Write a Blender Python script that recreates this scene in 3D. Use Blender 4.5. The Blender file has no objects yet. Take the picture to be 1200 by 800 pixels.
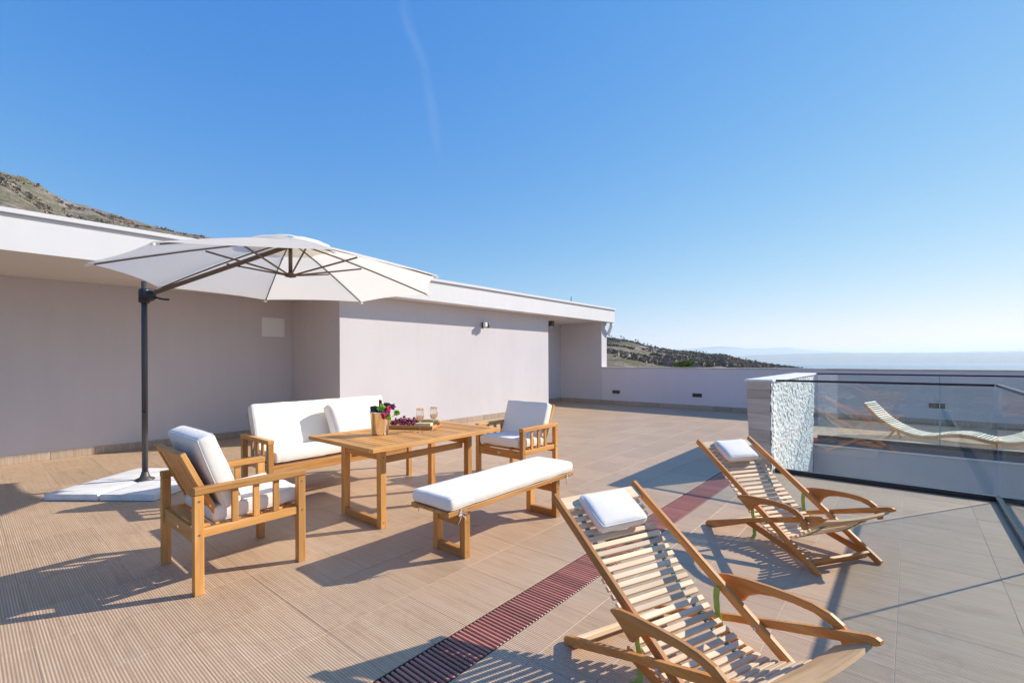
import bpy, math, random
import numpy as np
from mathutils import Vector, Matrix, Euler, noise as mnoise
random.seed(7); np.random.seed(7)
scene = bpy.context.scene
col = scene.collection
R = math.radians

# ------------------------------------------------------------------ camera, sky, sun, exposure
CAM_H = 1.5
FOC, YAW, ROLL, SHY = 550.1, -.70351, -.00429, 21.2          # in pixels of a 1200 px wide frame
FW = Vector((math.sin(YAW), math.cos(YAW), 0)); RT = Vector((math.cos(YAW), -math.sin(YAW), 0)); UP = Vector((0, 0, 1))
CR = RT*math.cos(ROLL) + UP*math.sin(ROLL); CU = UP*math.cos(ROLL) - RT*math.sin(ROLL)
cam = bpy.data.objects.new('camera', bpy.data.cameras.new('camera')); col.objects.link(cam)
cam.data.sensor_width = 36; cam.data.lens = FOC/1200*36; cam.data.shift_y = SHY/1200
cam.data.clip_start = .05; cam.data.clip_end = 120000
cam.matrix_world = Matrix(((CR.x, CU.x, -FW.x, 0), (CR.y, CU.y, -FW.y, 0), (CR.z, CU.z, -FW.z, CAM_H), (0, 0, 0, 1)))
scene.camera = cam
def ray(x, y): return FW*FOC + CR*(x-600) - CU*(y-400-SHY)
def azel(x, y):
    d = ray(x, y); return math.atan2(d.x, d.y), d.z/math.hypot(d.x, d.y)

SUN = Vector((.88, 1.47, 1.0)).normalized()                  # towards the sun
EL = math.asin(SUN.z); AZ = math.atan2(SUN.x, SUN.y)
world = bpy.data.worlds.new('World'); scene.world = world; world.use_nodes = True
wn = world.node_tree.nodes; wl = world.node_tree.links; wn.clear()
wo = wn.new('ShaderNodeOutputWorld'); wb = wn.new('ShaderNodeBackground'); sk = wn.new('ShaderNodeTexSky')
sk.sky_type = 'NISHITA'; sk.sun_disc = False; sk.sun_elevation = EL; sk.sun_rotation = AZ
sk.altitude = 1000; sk.air_density = 1.0; sk.dust_density = .1; sk.ozone_density = 2.5
wb.inputs['Strength'].default_value = .10
# deepen the sky's colour the way the photograph's processing does: one response curve per channel, the same in every direction
SKY_K = .10*2**.60
sep = wn.new('ShaderNodeSeparateColor'); cmb = wn.new('ShaderNodeCombineColor'); wl.new(sk.outputs[0], sep.inputs[0])
def wmath(op, a, b):
    n = wn.new('ShaderNodeMath'); n.operation = op
    for i, q in enumerate((a, b)):
        if isinstance(q, (int, float)): n.inputs[i].default_value = q
        else: wl.new(q, n.inputs[i])
    return n.outputs[0]
for ch, (ga, gp, gb) in enumerate(((1.50, 1.54, 1.24), (.775, .80, .27), (.775, .27, .09))):
    v_ = wmath('MULTIPLY', sep.outputs[ch], SKY_K)
    v_ = wmath('DIVIDE', wmath('MULTIPLY', wmath('POWER', v_, gp), ga), wmath('ADD', wmath('MULTIPLY', v_, gb), 1.))
    wl.new(wmath('DIVIDE', v_, SKY_K), cmb.inputs[ch])
# a faint broken contrail high in the sky
tc = wn.new('ShaderNodeTexCoord'); 
d1, d2 = ray(462, -60).normalized(), ray(518, 195).normalized()
nrm = d1.cross(d2).normalized(); alo = nrm.cross(d1).normalized(); amax = math.acos(d1.dot(d2))
def wnode(t, **k):
    n = wn.new(t)
    for a, b in k.items(): setattr(n, a, b)
    return n
nz = wnode('ShaderNodeTexNoise'); nz.inputs['Scale'].default_value = 9; nz.inputs['Detail'].default_value = 4
wl.new(tc.outputs['Generated'], nz.inputs['Vector'])
dn = wnode('ShaderNodeVectorMath', operation='DOT_PRODUCT'); dn.inputs[1].default_value = nrm; wl.new(tc.outputs['Generated'], dn.inputs[0])
da = wnode('ShaderNodeVectorMath', operation='DOT_PRODUCT'); da.inputs[1].default_value = alo; wl.new(tc.outputs['Generated'], da.inputs[0])
off = wnode('ShaderNodeMath', operation='MULTIPLY_ADD'); off.inputs[1].default_value = .05; off.inputs[2].default_value = -.025
wl.new(nz.outputs['Fac'], off.inputs[0])
sm = wnode('ShaderNodeMath', operation='ADD'); wl.new(dn.outputs['Value'], sm.inputs[0]); wl.new(off.outputs[0], sm.inputs[1])
ab = wnode('ShaderNodeMath', operation='ABSOLUTE'); wl.new(sm.outputs[0], ab.inputs[0])
m1 = wnode('ShaderNodeMapRange', interpolation_type='SMOOTHSTEP'); m1.inputs[1].default_value = .015; m1.inputs[2].default_value = .0; wl.new(ab.outputs[0], m1.inputs[0])
m2 = wnode('ShaderNodeMapRange', interpolation_type='SMOOTHSTEP'); m2.inputs[1].default_value = math.sin(amax)+.01; m2.inputs[2].default_value = math.sin(amax)-.06; wl.new(da.outputs['Value'], m2.inputs[0])
n2 = wnode('ShaderNodeTexNoise'); n2.inputs['Scale'].default_value = 14; n2.inputs['Detail'].default_value = 5; wl.new(tc.outputs['Generated'], n2.inputs['Vector'])
pr = wnode('ShaderNodeMath', operation='MULTIPLY'); wl.new(m1.outputs[0], pr.inputs[0]); wl.new(m2.outputs[0], pr.inputs[1])
pr2 = wnode('ShaderNodeMath', operation='MULTIPLY'); wl.new(pr.outputs[0], pr2.inputs[0]); wl.new(n2.outputs['Fac'], pr2.inputs[1])
pr3 = wnode('ShaderNodeMath', operation='MULTIPLY'); wl.new(pr2.outputs[0], pr3.inputs[0]); pr3.inputs[1].default_value = .10
mx = wnode('ShaderNodeMix', data_type='RGBA'); wl.new(pr3.outputs[0], mx.inputs['Factor']); wl.new(cmb.outputs[0], mx.inputs['A']); mx.inputs['B'].default_value = (4.2, 4.7, 5.4, 1)
wl.new(mx.outputs['Result'], wb.inputs[0]); wl.new(wb.outputs[0], wo.inputs[0])

sl = bpy.data.lights.new('sun', 'SUN'); sl.energy = 3.45; sl.angle = R(.53); sl.color = (1, .935, .83)
so = bpy.data.objects.new('sun', sl); col.objects.link(so); so.rotation_euler = SUN.to_track_quat('Z', 'Y').to_euler()
vs = scene.view_settings; vs.view_transform = 'Standard'; vs.look = 'None'; vs.gamma = 1; vs.exposure = .92; vs.use_curve_mapping = False
scene.cycles.use_denoising = True; scene.cycles.max_bounces = 10; scene.cycles.transparent_max_bounces = 24
scene.cycles.volume_bounces = 2

# ------------------------------------------------------------------ mesh helpers
class MB:
    def __init__(s): s.v = []; s.f = []; s.g = []; s.t = []
    def add(s, vs, fs, gr=None):
        o = len(s.v); s.v += [tuple(v) for v in vs]; s.f += [tuple(i+o for i in f) for f in fs]
        s.g += gr if gr is not None else [tuple(v) for v in vs]
    def box(s, c, d, M=None, b=.003):
        h = [x/2 for x in d]; b = min([b]+[x*.45 for x in h]); ax = sorted(range(3), key=lambda i: -d[i])
        ro = (random.uniform(0, 50), random.uniform(0, 50), random.uniform(0, 50))
        V = []; idx = {}
        for sx in (-1, 1):
            for sy in (-1, 1):
                for sz in (-1, 1):
                    sg = (sx, sy, sz)
                    for k in range(3):
                        idx[sg, k] = len(V)
                        V.append([sg[i]*(h[i] if i == k else h[i]-b) for i in range(3)])
        F = []
        for k in range(3):
            i, j = [a for a in range(3) if a != k]
            for q in (-1, 1):
                L = []
                for (u, w) in ((-1, -1), (1, -1), (1, 1), (-1, 1)):
                    sg = [0]*3; sg[k] = q; sg[i] = u; sg[j] = w; L.append(idx[tuple(sg), k])
                F.append(L)
            for u in (-1, 1):
                for w in (-1, 1):
                    a = [0]*3; a[i] = u; a[j] = w; a2 = a[:]; a[k] = -1; a2[k] = 1
                    F.append([idx[tuple(a), i], idx[tuple(a2), i], idx[tuple(a2), j], idx[tuple(a), j]])
        for sx in (-1, 1):
            for sy in (-1, 1):
                for sz in (-1, 1): F.append([idx[(sx, sy, sz), k] for k in range(3)])
        for n, fc in enumerate(F):
            p = [Vector(V[i]) for i in fc]; nn = (p[1]-p[0]).cross(p[2]-p[0])
            if nn.dot(sum(p, Vector())) < 0: F[n] = fc[::-1]
        G = [(v[ax[0]]+ro[0], v[ax[1]]+ro[1], v[ax[2]]+ro[2]) for v in V]
        T = Matrix.Translation(c) if M is None else M @ Matrix.Translation(c)
        s.add([T @ Vector(v) for v in V], F, G); return s
    def bx(s, x0, x1, y0, y1, z0, z1, b=.003):
        return s.box(((x0+x1)/2, (y0+y1)/2, (z0+z1)/2), (abs(x1-x0), abs(y1-y0), abs(z1-z0)), b=b)
    def bar(s, p0, p1, w, h, side=(0, 1, 0), b=.003):
        p0 = Vector(p0); p1 = Vector(p1); x = (p1-p0); L = x.length; x.normalize(); y = Vector(side); y = (y-x*y.dot(x)).normalized(); z = x.cross(y)
        m = (p0+p1)/2; M = Matrix(((x.x, y.x, z.x, m.x), (x.y, y.y, z.y, m.y), (x.z, y.z, z.z, m.z), (0, 0, 0, 1)))
        return s.box((0, 0, 0), (L, w, h), M, b)
    def prism(s, poly, t0, t1, fn, c=.005):
        # outline poly (a,b) extruded from t0 to t1 with eased edges; fn(a,b,t) -> point
        n = len(poly); ro = random.uniform(0, 40); P2 = [Vector(p) for p in poly]
        ar = sum(poly[i][0]*poly[(i+1) % n][1]-poly[(i+1) % n][0]*poly[i][1] for i in range(n)); ins = []
        for i in range(n):
            e1 = (P2[i]-P2[i-1]).normalized(); e2 = (P2[(i+1) % n]-P2[i]).normalized(); nn = Vector((-(e1.y+e2.y), e1.x+e2.x))
            nn = nn.normalized() if nn.length > 1e-6 else Vector((0, 0)); ins.append(P2[i]+nn*(c if ar > 0 else -c))
        sg = 1 if t1 > t0 else -1
        rings = [(t0, ins), (t0+sg*c, P2), (t1-sg*c, P2), (t1, ins)]
        V = [fn(p.x, p.y, t) for t, L in rings for p in L]; G = [(p.x+ro, p.y+ro, t) for t, L in rings for p in L]
        F = [list(range(n))[::-1], list(range(3*n, 4*n))] + [[k*n+i, k*n+(i+1) % n, (k+1)*n+(i+1) % n, (k+1)*n+i] for k in range(3) for i in range(n)]
        e = Vector(fn(1, 0, 0))-Vector(fn(0, 0, 0)); e2 = Vector(fn(0, 1, 0))-Vector(fn(0, 0, 0)); e3 = Vector(fn(0, 0, 1))-Vector(fn(0, 0, 0))
        if (e.cross(e2).dot(e3)*(t1-t0) < 0) != (ar < 0): F = [q[::-1] for q in F]
        s.add(V, F, G); return s
    def lathe(s, prof, c=(0, 0, 0), n=20, M=None):
        V = []; F = []; c = Vector(c)
        for r, z in prof:
            for k in range(n):
                a = 2*math.pi*k/n; p = c+Vector((r*math.cos(a), r*math.sin(a), z)); V.append(M @ p if M else p)
        for i in range(len(prof)-1):
            for k in range(n): F.append((i*n+k, i*n+(k+1) % n, (i+1)*n+(k+1) % n, (i+1)*n+k))
        if prof[0][0] > 1e-5: F.append(tuple(range(n))[::-1])
        if prof[-1][0] > 1e-5: F.append(tuple((len(prof)-1)*n+k for k in range(n)))
        s.add(V, F); return s
    def tube(s, pts, r, n=8, caps=True):
        pts = [Vector(p) for p in pts]; V = []; F = []; u = None
        for i, p in enumerate(pts):
            t = (pts[min(i+1, len(pts)-1)]-pts[max(i-1, 0)]).normalized()
            if u is None: u = t.orthogonal().normalized()
            u = (u-t*u.dot(t)).normalized(); w = t.cross(u); rr = r[i] if isinstance(r, (list, tuple)) else r
            for k in range(n):
                a = 2*math.pi*k/n; V.append(p+u*rr*math.cos(a)+w*rr*math.sin(a))
        for i in range(len(pts)-1):
            for k in range(n): F.append((i*n+k, i*n+(k+1) % n, (i+1)*n+(k+1) % n, (i+1)*n+k))
        if caps: F.append(tuple(range(n))[::-1]); F.append(tuple((len(pts)-1)*n+k for k in range(n)))
        s.add(V, F); return s
    def ribbon(s, pts, w, t, side=(0, 1, 0)):
        pts = [Vector(p) for p in pts]; sd = Vector(side); V = []; F = []
        for i, p in enumerate(pts):
            tg = (pts[min(i+1, len(pts)-1)]-pts[max(i-1, 0)]).normalized(); nn = tg.cross(sd).normalized()
            V += [p-sd*w/2-nn*t/2, p+sd*w/2-nn*t/2, p+sd*w/2+nn*t/2, p-sd*w/2+nn*t/2]
        for i in range(len(pts)-1):
            for k in range(4): F.append((i*4+k, i*4+(k+1) % 4, (i+1)*4+(k+1) % 4, (i+1)*4+k))
        F.append((3, 2, 1, 0)); q = len(V); F.append((q-4, q-3, q-2, q-1)); s.add(V, F); return s
    def ball(s, c, r, n=8, m=6, sq=(1, 1, 1)):
        V = []; F = []; c = Vector(c)
        V.append(c+Vector((0, 0, -r*sq[2])))
        for i in range(1, m):
            a = -math.pi/2+math.pi*i/m
            for k in range(n):
                b = 2*math.pi*k/n; V.append(c+Vector((r*sq[0]*math.cos(a)*math.cos(b), r*sq[1]*math.cos(a)*math.sin(b), r*sq[2]*math.sin(a))))
        V.append(c+Vector((0, 0, r*sq[2])))
        for k in range(n): F.append((0, 1+(k+1) % n, 1+k))
        for i in range(m-2):
            for k in range(n): F.append((1+i*n+k, 1+i*n+(k+1) % n, 1+(i+1)*n+(k+1) % n, 1+(i+1)*n+k))
        t = len(V)-1; o = 1+(m-2)*n
        for k in range(n): F.append((o+k, o+(k+1) % n, t))
        s.add(V, F); return s
    def mesh(s, name, mat, smooth=False):
        me = bpy.data.meshes.new(name); me.from_pydata([tuple(v) for v in s.v], [], s.f)
        at = me.attributes.new('gr', 'FLOAT_VECTOR', 'POINT'); at.data.foreach_set('vector', np.array(s.g, 'f').ravel())
        if mat: me.materials.append(mat)
        if smooth: me.polygons.foreach_set('use_smooth', [True]*len(me.polygons))
        me.update(); return me
    def build(s, name, mat, parent=None, smooth=False):
        return link(name, s.mesh(name, mat, smooth), parent)
def link(name, me, parent=None, loc=None):
    o = bpy.data.objects.new(name, me); col.objects.link(o)
    if parent: o.parent = parent
    if loc is not None: o.location = loc
    return o
def tag(o, label, cat, group=None):
    o['label'] = label; o['category'] = cat
    if group: o['group'] = group
    return o
def thing(name, label, cat, loc=(0, 0, 0), rz=0, group=None):
    o = bpy.data.objects.new(name, None); col.objects.link(o); o.empty_display_size = .1
    o.location = loc; o.rotation_euler = (0, 0, rz); return tag(o, label, cat, group)
def struct(o): o['kind'] = 'structure'; return o
def stuff(o): o['kind'] = 'stuff'; return o

def cushion(dx, dy, dz, M=None, puff=.015, n=(22, 16, 6), seed=0, wr=.006, rad=None):
    """a stuffed cushion: rounded box with domed faces and slightly wavy sides"""
    rad = rad or dz*.24; hx, hy, hz = dx/2, dy/2, dz/2
    V = []; F = []; key = {}
    def P(u, v, w):
        p = Vector((u*hx, v*hy, w*hz))
        q = Vector((max(-hx+rad, min(hx-rad, p.x)), max(-hy+rad, min(hy-rad, p.y)), max(-hz+rad, min(hz-rad, p.z))))
        d = p-q
        if d.length > 1e-9: p = q+d.normalized()*rad
        e = max(0, (1-u**4))*max(0, (1-v**4)); sg = 1 if w > 0 else -1
        p.z += puff*e*sg*abs(w)
        nz_ = mnoise.noise(Vector((p.x*7+seed*3.1, p.y*7, p.z*5+seed)))*wr + mnoise.noise(Vector((p.x*19+seed, p.y*15, p.z*15)))*wr*.4
        p += Vector((u*.6, v*.6, w))*nz_
        return p
    def vid(i, j, k):
        if (i, j, k) not in key:
            cc = lambda t, m: math.sin((2*t/m-1)*math.pi/2*.92)/math.sin(math.pi/2*.92)
            key[i, j, k] = len(V); V.append(P(cc(i, n[0]), cc(j, n[1]), cc(k, n[2])))
        return key[i, j, k]
    for k in (0, n[2]):
        for i in range(n[0]):
            for j in range(n[1]):
                q = [vid(i, j, k), vid(i+1, j, k), vid(i+1, j+1, k), vid(i, j+1, k)]; F.append(q if k else q[::-1])
    for j in (0, n[1]):
        for i in range(n[0]):
            for k in range(n[2]):
                q = [vid(i, j, k), vid(i+1, j, k), vid(i+1, j, k+1), vid(i, j, k+1)]; F.append(q if j == 0 else q[::-1])
    for i in (0, n[0]):
        for j in range(n[1]):
            for k in range(n[2]):
                q = [vid(i, j, k), vid(i, j+1, k), vid(i, j+1, k+1), vid(i, j, k+1)]; F.append(q if i else q[::-1])
    b = MB(); b.add([M @ v if M else v for v in V], F, [tuple(v) for v in V])
    b.pipe = MB()
    for sz in (-1, 1):
        k = n[2] if sz > 0 else 0; L = [(i, 0) for i in range(n[0])]+[(n[0], j) for j in range(n[1])]+[(i, n[1]) for i in range(n[0], 0, -1)]+[(0, j) for j in range(n[1], 0, -1)]
        pts = [V[vid(i, j, k)] for i, j in L]; pts = [M @ q if M else q for q in pts]; b.pipe.tube(pts+[pts[0]], .0042, 6, False)
    return b
def cush_build(b, name, parent=None):
    o = b.build(name, M_['fabric'], parent, True); b.pipe.build('piping', M_['piping'], o, True); return o
def rotm(ax, a): return Matrix.Rotation(a, 4, ax)
def tr(*p): return Matrix.Translation(p)

# ------------------------------------------------------------------ materials
class NT:
    def __init__(s, name):
        s.m = bpy.data.materials.new(name); s.m.use_nodes = True; s.n = s.m.node_tree.nodes; s.l = s.m.node_tree.links
        s.n.clear(); s.out = s.n.new('ShaderNodeOutputMaterial')
    def node(s, t, ins=None, **k):
        n = s.n.new(t)
        for a, b in k.items(): setattr(n, a, b)
        for a, b in (ins or {}).items(): s.put(n.inputs[a], b)
        return n
    def put(s, sock, b):
        if isinstance(b, bpy.types.NodeSocket): s.l.new(b, sock)
        else:
            if hasattr(sock.default_value, '__len__') and len(sock.default_value) == 4 and len(b) == 3: b = (*b, 1)
            sock.default_value = b
    def math(s, op, a, b=0, c=0): n = s.node('ShaderNodeMath', {0: a, 1: b, 2: c}, operation=op); return n.outputs[0]
    def mix(s, f, a, b, bt='MIX'):
        n = s.node('ShaderNodeMix', {'Factor': f, 'A': a, 'B': b} if False else None, data_type='RGBA', blend_type=bt)
        s.put(n.inputs[0], f); s.put(n.inputs[6], a); s.put(n.inputs[7], b); return n.outputs[2]
    def ramp(s, f, pts):
        n = s.node('ShaderNodeValToRGB', {0: f}); e = n.color_ramp.elements
        while len(e) < len(pts): e.new(.5)
        for k, (p, c) in enumerate(pts): e[k].position = p; e[k].color = (*c, 1) if len(c) == 3 else c
        return n.outputs[0]
    def noise(s, vec, sc, det=4, rough=.55): 
        return s.node('ShaderNodeTexNoise', {'Vector': vec, 'Scale': sc, 'Detail': det, 'Roughness': rough}).outputs[0]
    def mapv(s, vec, sc=(1, 1, 1), loc=(0, 0, 0)): return s.node('ShaderNodeMapping', {0: vec, 'Scale': sc, 'Location': loc}).outputs[0]
    def bump(s, h, st=.3, d=.01): return s.node('ShaderNodeBump', {'Height': h, 'Strength': st, 'Distance': d}).outputs[0]
    def pbr(s, colr, rough=.6, nor=None, spec=.5, metal=0, **k):
        p = s.node('ShaderNodeBsdfPrincipled', {'Base Color': colr, 'Roughness': rough, 'Specular IOR Level': spec, 'Metallic': metal})
        if nor is not None: s.l.new(nor, p.inputs['Normal'])
        for a, b in k.items(): s.put(p.inputs[a.replace('_', ' ')], b)
        s.l.new(p.outputs[0], s.out.inputs[0]); return p
def pos(t): return t.node('ShaderNodeNewGeometry').outputs['Position']
def objc(t): return t.node('ShaderNodeTexCoord').outputs['Object']
def attr(t, n='gr'): return t.node('ShaderNodeAttribute', attribute_name=n).outputs['Vector']
def orand(t): return t.node('ShaderNodeObjectInfo').outputs['Random']
M_ = {}
def wood(name, a, b, c, rough=.5):
    t = NT(name); g = attr(t); rnd = orand(t)
    g2 = t.node('ShaderNodeVectorMath', {0: g, 1: t.node('ShaderNodeCombineXYZ', {0: t.math('MULTIPLY', rnd, 37.)}).outputs[0]}, operation='ADD').outputs[0]
    n1 = t.noise(t.mapv(g2, (2.2, 26, 26)), 1, 5, .6); n2 = t.noise(t.mapv(g2, (8, 190, 190)), 1, 3, .6); n3 = t.noise(t.mapv(g2, (1.4, 5, 5)), 1, 2)
    colr = t.ramp(n1, ((.3, b), (.52, a), (.72, c)))
    colr = t.mix(t.math('MULTIPLY', n2, .35), colr, b, 'MULTIPLY')
    br = t.math('ADD', t.math('MULTIPLY', rnd, .46), t.math('MULTIPLY_ADD', n3, .34, .59))
    colr = t.mix(1, colr, t.node('ShaderNodeCombineColor', {0: br, 1: br, 2: br}).outputs[0], 'MULTIPLY')
    h = t.math('ADD', n2, t.math('MULTIPLY', n1, .6))
    t.pbr(colr, t.math('MULTIPLY_ADD', n1, .2, rough-.1), t.bump(h, .12, .002), .4); return t.m
M_['wood'] = wood('acacia_wood', (.66, .335, .098), (.52, .235, .062), (.74, .415, .145))
M_['teak'] = wood('oiled_teak', (.66, .285, .070), (.52, .20, .045), (.74, .37, .11))
M_['slat'] = wood('teak_slat', (.84, .645, .42), (.72, .50, .29), (.90, .76, .56), .6)
M_['plank'] = wood('teak_plank', (.76, .50, .26), (.62, .37, .165), (.84, .61, .36), .55)
M_['bleached'] = wood('bleached_slat', (.86, .76, .62), (.76, .66, .52), (.90, .83, .71), .7)

t = NT('cushion_fabric'); g = attr(t)
wv = t.node('ShaderNodeTexWave', {'Vector': g, 'Scale': 420.}, bands_direction='X').outputs[1]; wv2 = t.node('ShaderNodeTexWave', {'Vector': g, 'Scale': 420.}, bands_direction='Y').outputs[1]
hh = t.math('ADD', t.math('MULTIPLY', t.math('ADD', wv, wv2), .08), t.math('MULTIPLY', t.noise(t.mapv(g, (1, 1, 1)), 13, 4, .6), 1.6))
cl = t.mix(t.noise(g, 5, 3), (.87, .795, .70), (.89, .82, .735)); t.pbr(cl, .9, t.bump(hh, .35, .006), .2, Sheen_Weight=.15); M_['fabric'] = t.m

t = NT('canopy_fabric'); g = attr(t)
cl = t.mix(t.noise(g, 3, 3), (.95, .91, .84), (.97, .94, .88)); df = t.node('ShaderNodeBsdfDiffuse', {0: cl}); tl = t.node('ShaderNodeBsdfTranslucent', {0: (1, .94, .82, 1)})
ms = t.node('ShaderNodeMixShader', {0: .50, 1: df.outputs[0], 2: tl.outputs[0]}); t.l.new(ms.outputs[0], t.out.inputs[0]); M_['canopy'] = t.m

def plaster(name, c1, c2, rough=.85, st=.25):
    t = NT(name); p = pos(t)
    big = t.noise(t.mapv(p, (.5, .5, .35)), 1.3, 5, .6); strk = t.noise(t.mapv(p, (5, 5, .35)), 1, 4, .6); fin = t.noise(p, 130, 3, .7)
    f = t.math('ADD', t.math('MULTIPLY', big, .70), t.math('MULTIPLY', strk, .30))
    c = t.ramp(f, ((.33, c2), (.62, c1))); c = t.mix(t.math('MULTIPLY', fin, .08), c, (.5, .47, .46), 'MULTIPLY')
    t.pbr(c, rough, t.bump(t.math('ADD', fin, t.math('MULTIPLY', t.noise(p, 14, 3), .8)), st, .004), .25); return t.m
M_['plaster'] = plaster('mauve_plaster', (.655, .61, .61), (.60, .555, .56))
M_['white'] = plaster('white_plaster', (.755, .73, .715), (.70, .68, .665))
M_['soffit'] = plaster('soffit_plaster', (.76, .72, .69), (.72, .69, .66))
M_['parapet'] = plaster('parapet_plaster', (.78, .69, .685), (.73, .645, .645))
M_['render'] = plaster('grey_render', (.50, .485, .49), (.44, .43, .44))

t = NT('ribbed_tile'); p = pos(t); sp = t.node('ShaderNodeSeparateXYZ', {0: p}); y = sp.outputs[1]
tv = t.math('ADD', orand(t), t.node('ShaderNodeAttribute', attribute_name='tv').outputs['Fac'])
PIT = .0135; ph = t.math('MULTIPLY', y, 2*math.pi/PIT); rib = t.math('MULTIPLY_ADD', t.math('SINE', ph), .5, .5)
rid = t.math('FLOOR', t.math('ADD', t.math('DIVIDE', y, PIT), .25)); wnz = t.node('ShaderNodeTexWhiteNoise', {'W': t.math('ADD', rid, t.math('MULTIPLY', tv, 991.))}, noise_dimensions='1D').outputs['Value']
shf = t.node('ShaderNodeCombineXYZ', {0: t.math('MULTIPLY', tv, 61.), 1: t.math('MULTIPLY', tv, 23.)}).outputs[0]
pv = t.node('ShaderNodeVectorMath', {0: p, 1: shf}, operation='ADD').outputs[0]
st1 = t.noise(t.mapv(pv, (1.5, 44, 1)), 1, 4, .65); st2 = t.noise(t.mapv(pv, (3.5, 12, 1)), 1, 4, .6); st3 = t.noise(t.mapv(p, (.35, .5, 1)), 1, 4)
c = t.ramp(t.math('ADD', t.math('ADD', t.math('MULTIPLY', st1, .45), t.math('MULTIPLY', st2, .40)), t.math('MULTIPLY', wnz, .15)), ((.30, (.44, .285, .17)), (.5, (.60, .415, .26)), (.70, (.72, .525, .35))))
gv = t.math('MULTIPLY', t.math('POWER', t.math('SUBTRACT', 1, rib), 1.6), t.math('MULTIPLY_ADD', st2, .7, t.math('MULTIPLY_ADD', wnz, .35, .08)))
c = t.mix(t.math('MINIMUM', gv, .85), c, (.27, .16, .09))
v = t.math('ADD', t.math('MULTIPLY_ADD', t.math('FRACT', tv), .13, .86), t.math('MULTIPLY', st3, .12))
c = t.mix(1, c, t.node('ShaderNodeCombineColor', {0: v, 1: v, 2: v}).outputs[0], 'MULTIPLY')
dust = t.node('ShaderNodeMapRange', {0: t.noise(t.mapv(p, (1, 1, 1)), 2.3, 6, .62), 1: .57, 2: .75, 3: 0., 4: .35}).outputs[0]
c = t.mix(dust, c, (.54, .44, .35))
tide = t.node('ShaderNodeMapRange', {0: t.math('ABSOLUTE', t.math('SUBTRACT', t.noise(p, .55, 4, .6), .56)), 1: .007, 2: .001, 3: 0., 4: .13}).outputs[0]
c = t.mix(tide, c, (.20, .14, .09))
wet = t.node('ShaderNodeMapRange', {0: t.noise(t.mapv(p, (1, 1, 1), (9, 4, 0)), .9, 5, .65), 1: .55, 2: .72, 3: 0., 4: .22}).outputs[0]; c = t.mix(wet, c, (.34, .24, .16))
# short pale scratches and drip marks left on the tiles
vo = t.node('ShaderNodeTexVoronoi', {'Vector': t.mapv(p, (9, 30, 1)), 'Scale': 1., 'Randomness': 1.}); sc = t.node('ShaderNodeMapRange', {0: vo.outputs['Distance'], 1: .10, 2: .06, 3: 0., 4: .55}).outputs[0]
sc = t.math('MULTIPLY', sc, t.math('GREATER_THAN', t.noise(p, 3.1, 2), .58)); c = t.mix(sc, c, (.62, .56, .50))
t.pbr(c, t.math('MULTIPLY_ADD', st2, .18, .37), t.bump(t.math('ADD', rib, t.math('MULTIPLY', st1, .3)), .45, .0022), .65); M_['tile'] = t.m

t = NT('skirting_tile'); p = pos(t); n1 = t.noise(t.mapv(p, (60, 60, 3)), 1, 3, .6)
c = t.ramp(n1, ((.3, (.36, .26, .19)), (.7, (.52, .41, .31)))); v = t.math('MULTIPLY_ADD', orand(t), .2, .85); c = t.mix(1, c, t.node('ShaderNodeCombineColor', {0: v, 1: v, 2: v}).outputs[0], 'MULTIPLY')
t.pbr(c, .5, t.bump(n1, .3, .002), .4); M_['skirt'] = t.m
t = NT('grout'); t.pbr(t.mix(t.noise(pos(t), 30, 3), (.54, .45, .37), (.64, .55, .46)), .9); M_['grout'] = t.m
t = NT('burgundy_plastic'); n1 = t.noise(objc(t), 26, 3); v = t.math('MULTIPLY_ADD', orand(t), .4, .75)
c = t.mix(1, t.mix(n1, (.48, .18, .125), (.58, .26, .18)), t.node('ShaderNodeCombineColor', {0: v, 1: v, 2: v}).outputs[0], 'MULTIPLY'); t.pbr(c, .45, t.bump(n1, .1, .002)); M_['grate'] = t.m
def simple(name, c, rough=.5, metal=0, spec=.5, nsc=20, var=.12, bump=.05, **k):
    t = NT(name); n = t.noise(objc(t), nsc, 4); c2 = tuple(x*(1-var) for x in c); t.pbr(t.mix(n, c2, c), t.math('MULTIPLY_ADD', n, .15, rough-.07), t.bump(n, bump, .003), spec, metal, **k); return t.m
M_['black'] = simple('black_metal', (.022, .022, .026), .38, 0, .5)
M_['dark'] = simple('charcoal_metal', (.085, .078, .075), .42, .2)
M_['edge'] = simple('dark_slab_edge', (.11, .105, .115), .6)
M_['bronze'] = simple('bronze_rib', (.14, .09, .06), .42, .2)
M_['channel'] = simple('drain_channel', (.05, .035, .035), .8)
M_['steel'] = simple('brushed_steel', (.88, .87, .86), .26, 1, nsc=8, var=.1)
M_['alu'] = simple('aluminium_cap', (.72, .72, .72), .35, .6)
M_['plastic'] = simple('white_plastic', (.86, .86, .86), .5, var=.04)
M_['strap'] = simple('green_strap', (.36, .52, .10), .6)
M_['web'] = simple('teal_webbing', (.16, .30, .25), .8)
M_['bolt'] = simple('bolt_cap', (.26, .16, .08), .45, .3)
M_['piping'] = simple('piping_cord', (.78, .73, .66), .9)
M_['cord'] = simple('cotton_cord', (.70, .66, .58), .9)
M_['bottle'] = simple('dark_bottle', (.012, .014, .016), .12, 0, .6)
M_['foil'] = simple('wine_foil', (.22, .02, .05), .35, .2)
M_['grape'] = simple('red_grape', (.40, .05, .12), .28, 0, .5, 60, .6)
M_['petal'] = simple('red_petal', (.72, .04, .14), .6, 0, .3)
M_['purple'] = simple('purple_petal', (.24, .06, .18), .6, 0, .3)
M_['lime'] = simple('lime_leaf', (.34, .60, .09), .6, 0, .3)
M_['bread'] = simple('bread_crust', (.55, .35, .14), .7, 0, .3, 50, .4, .3)
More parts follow.
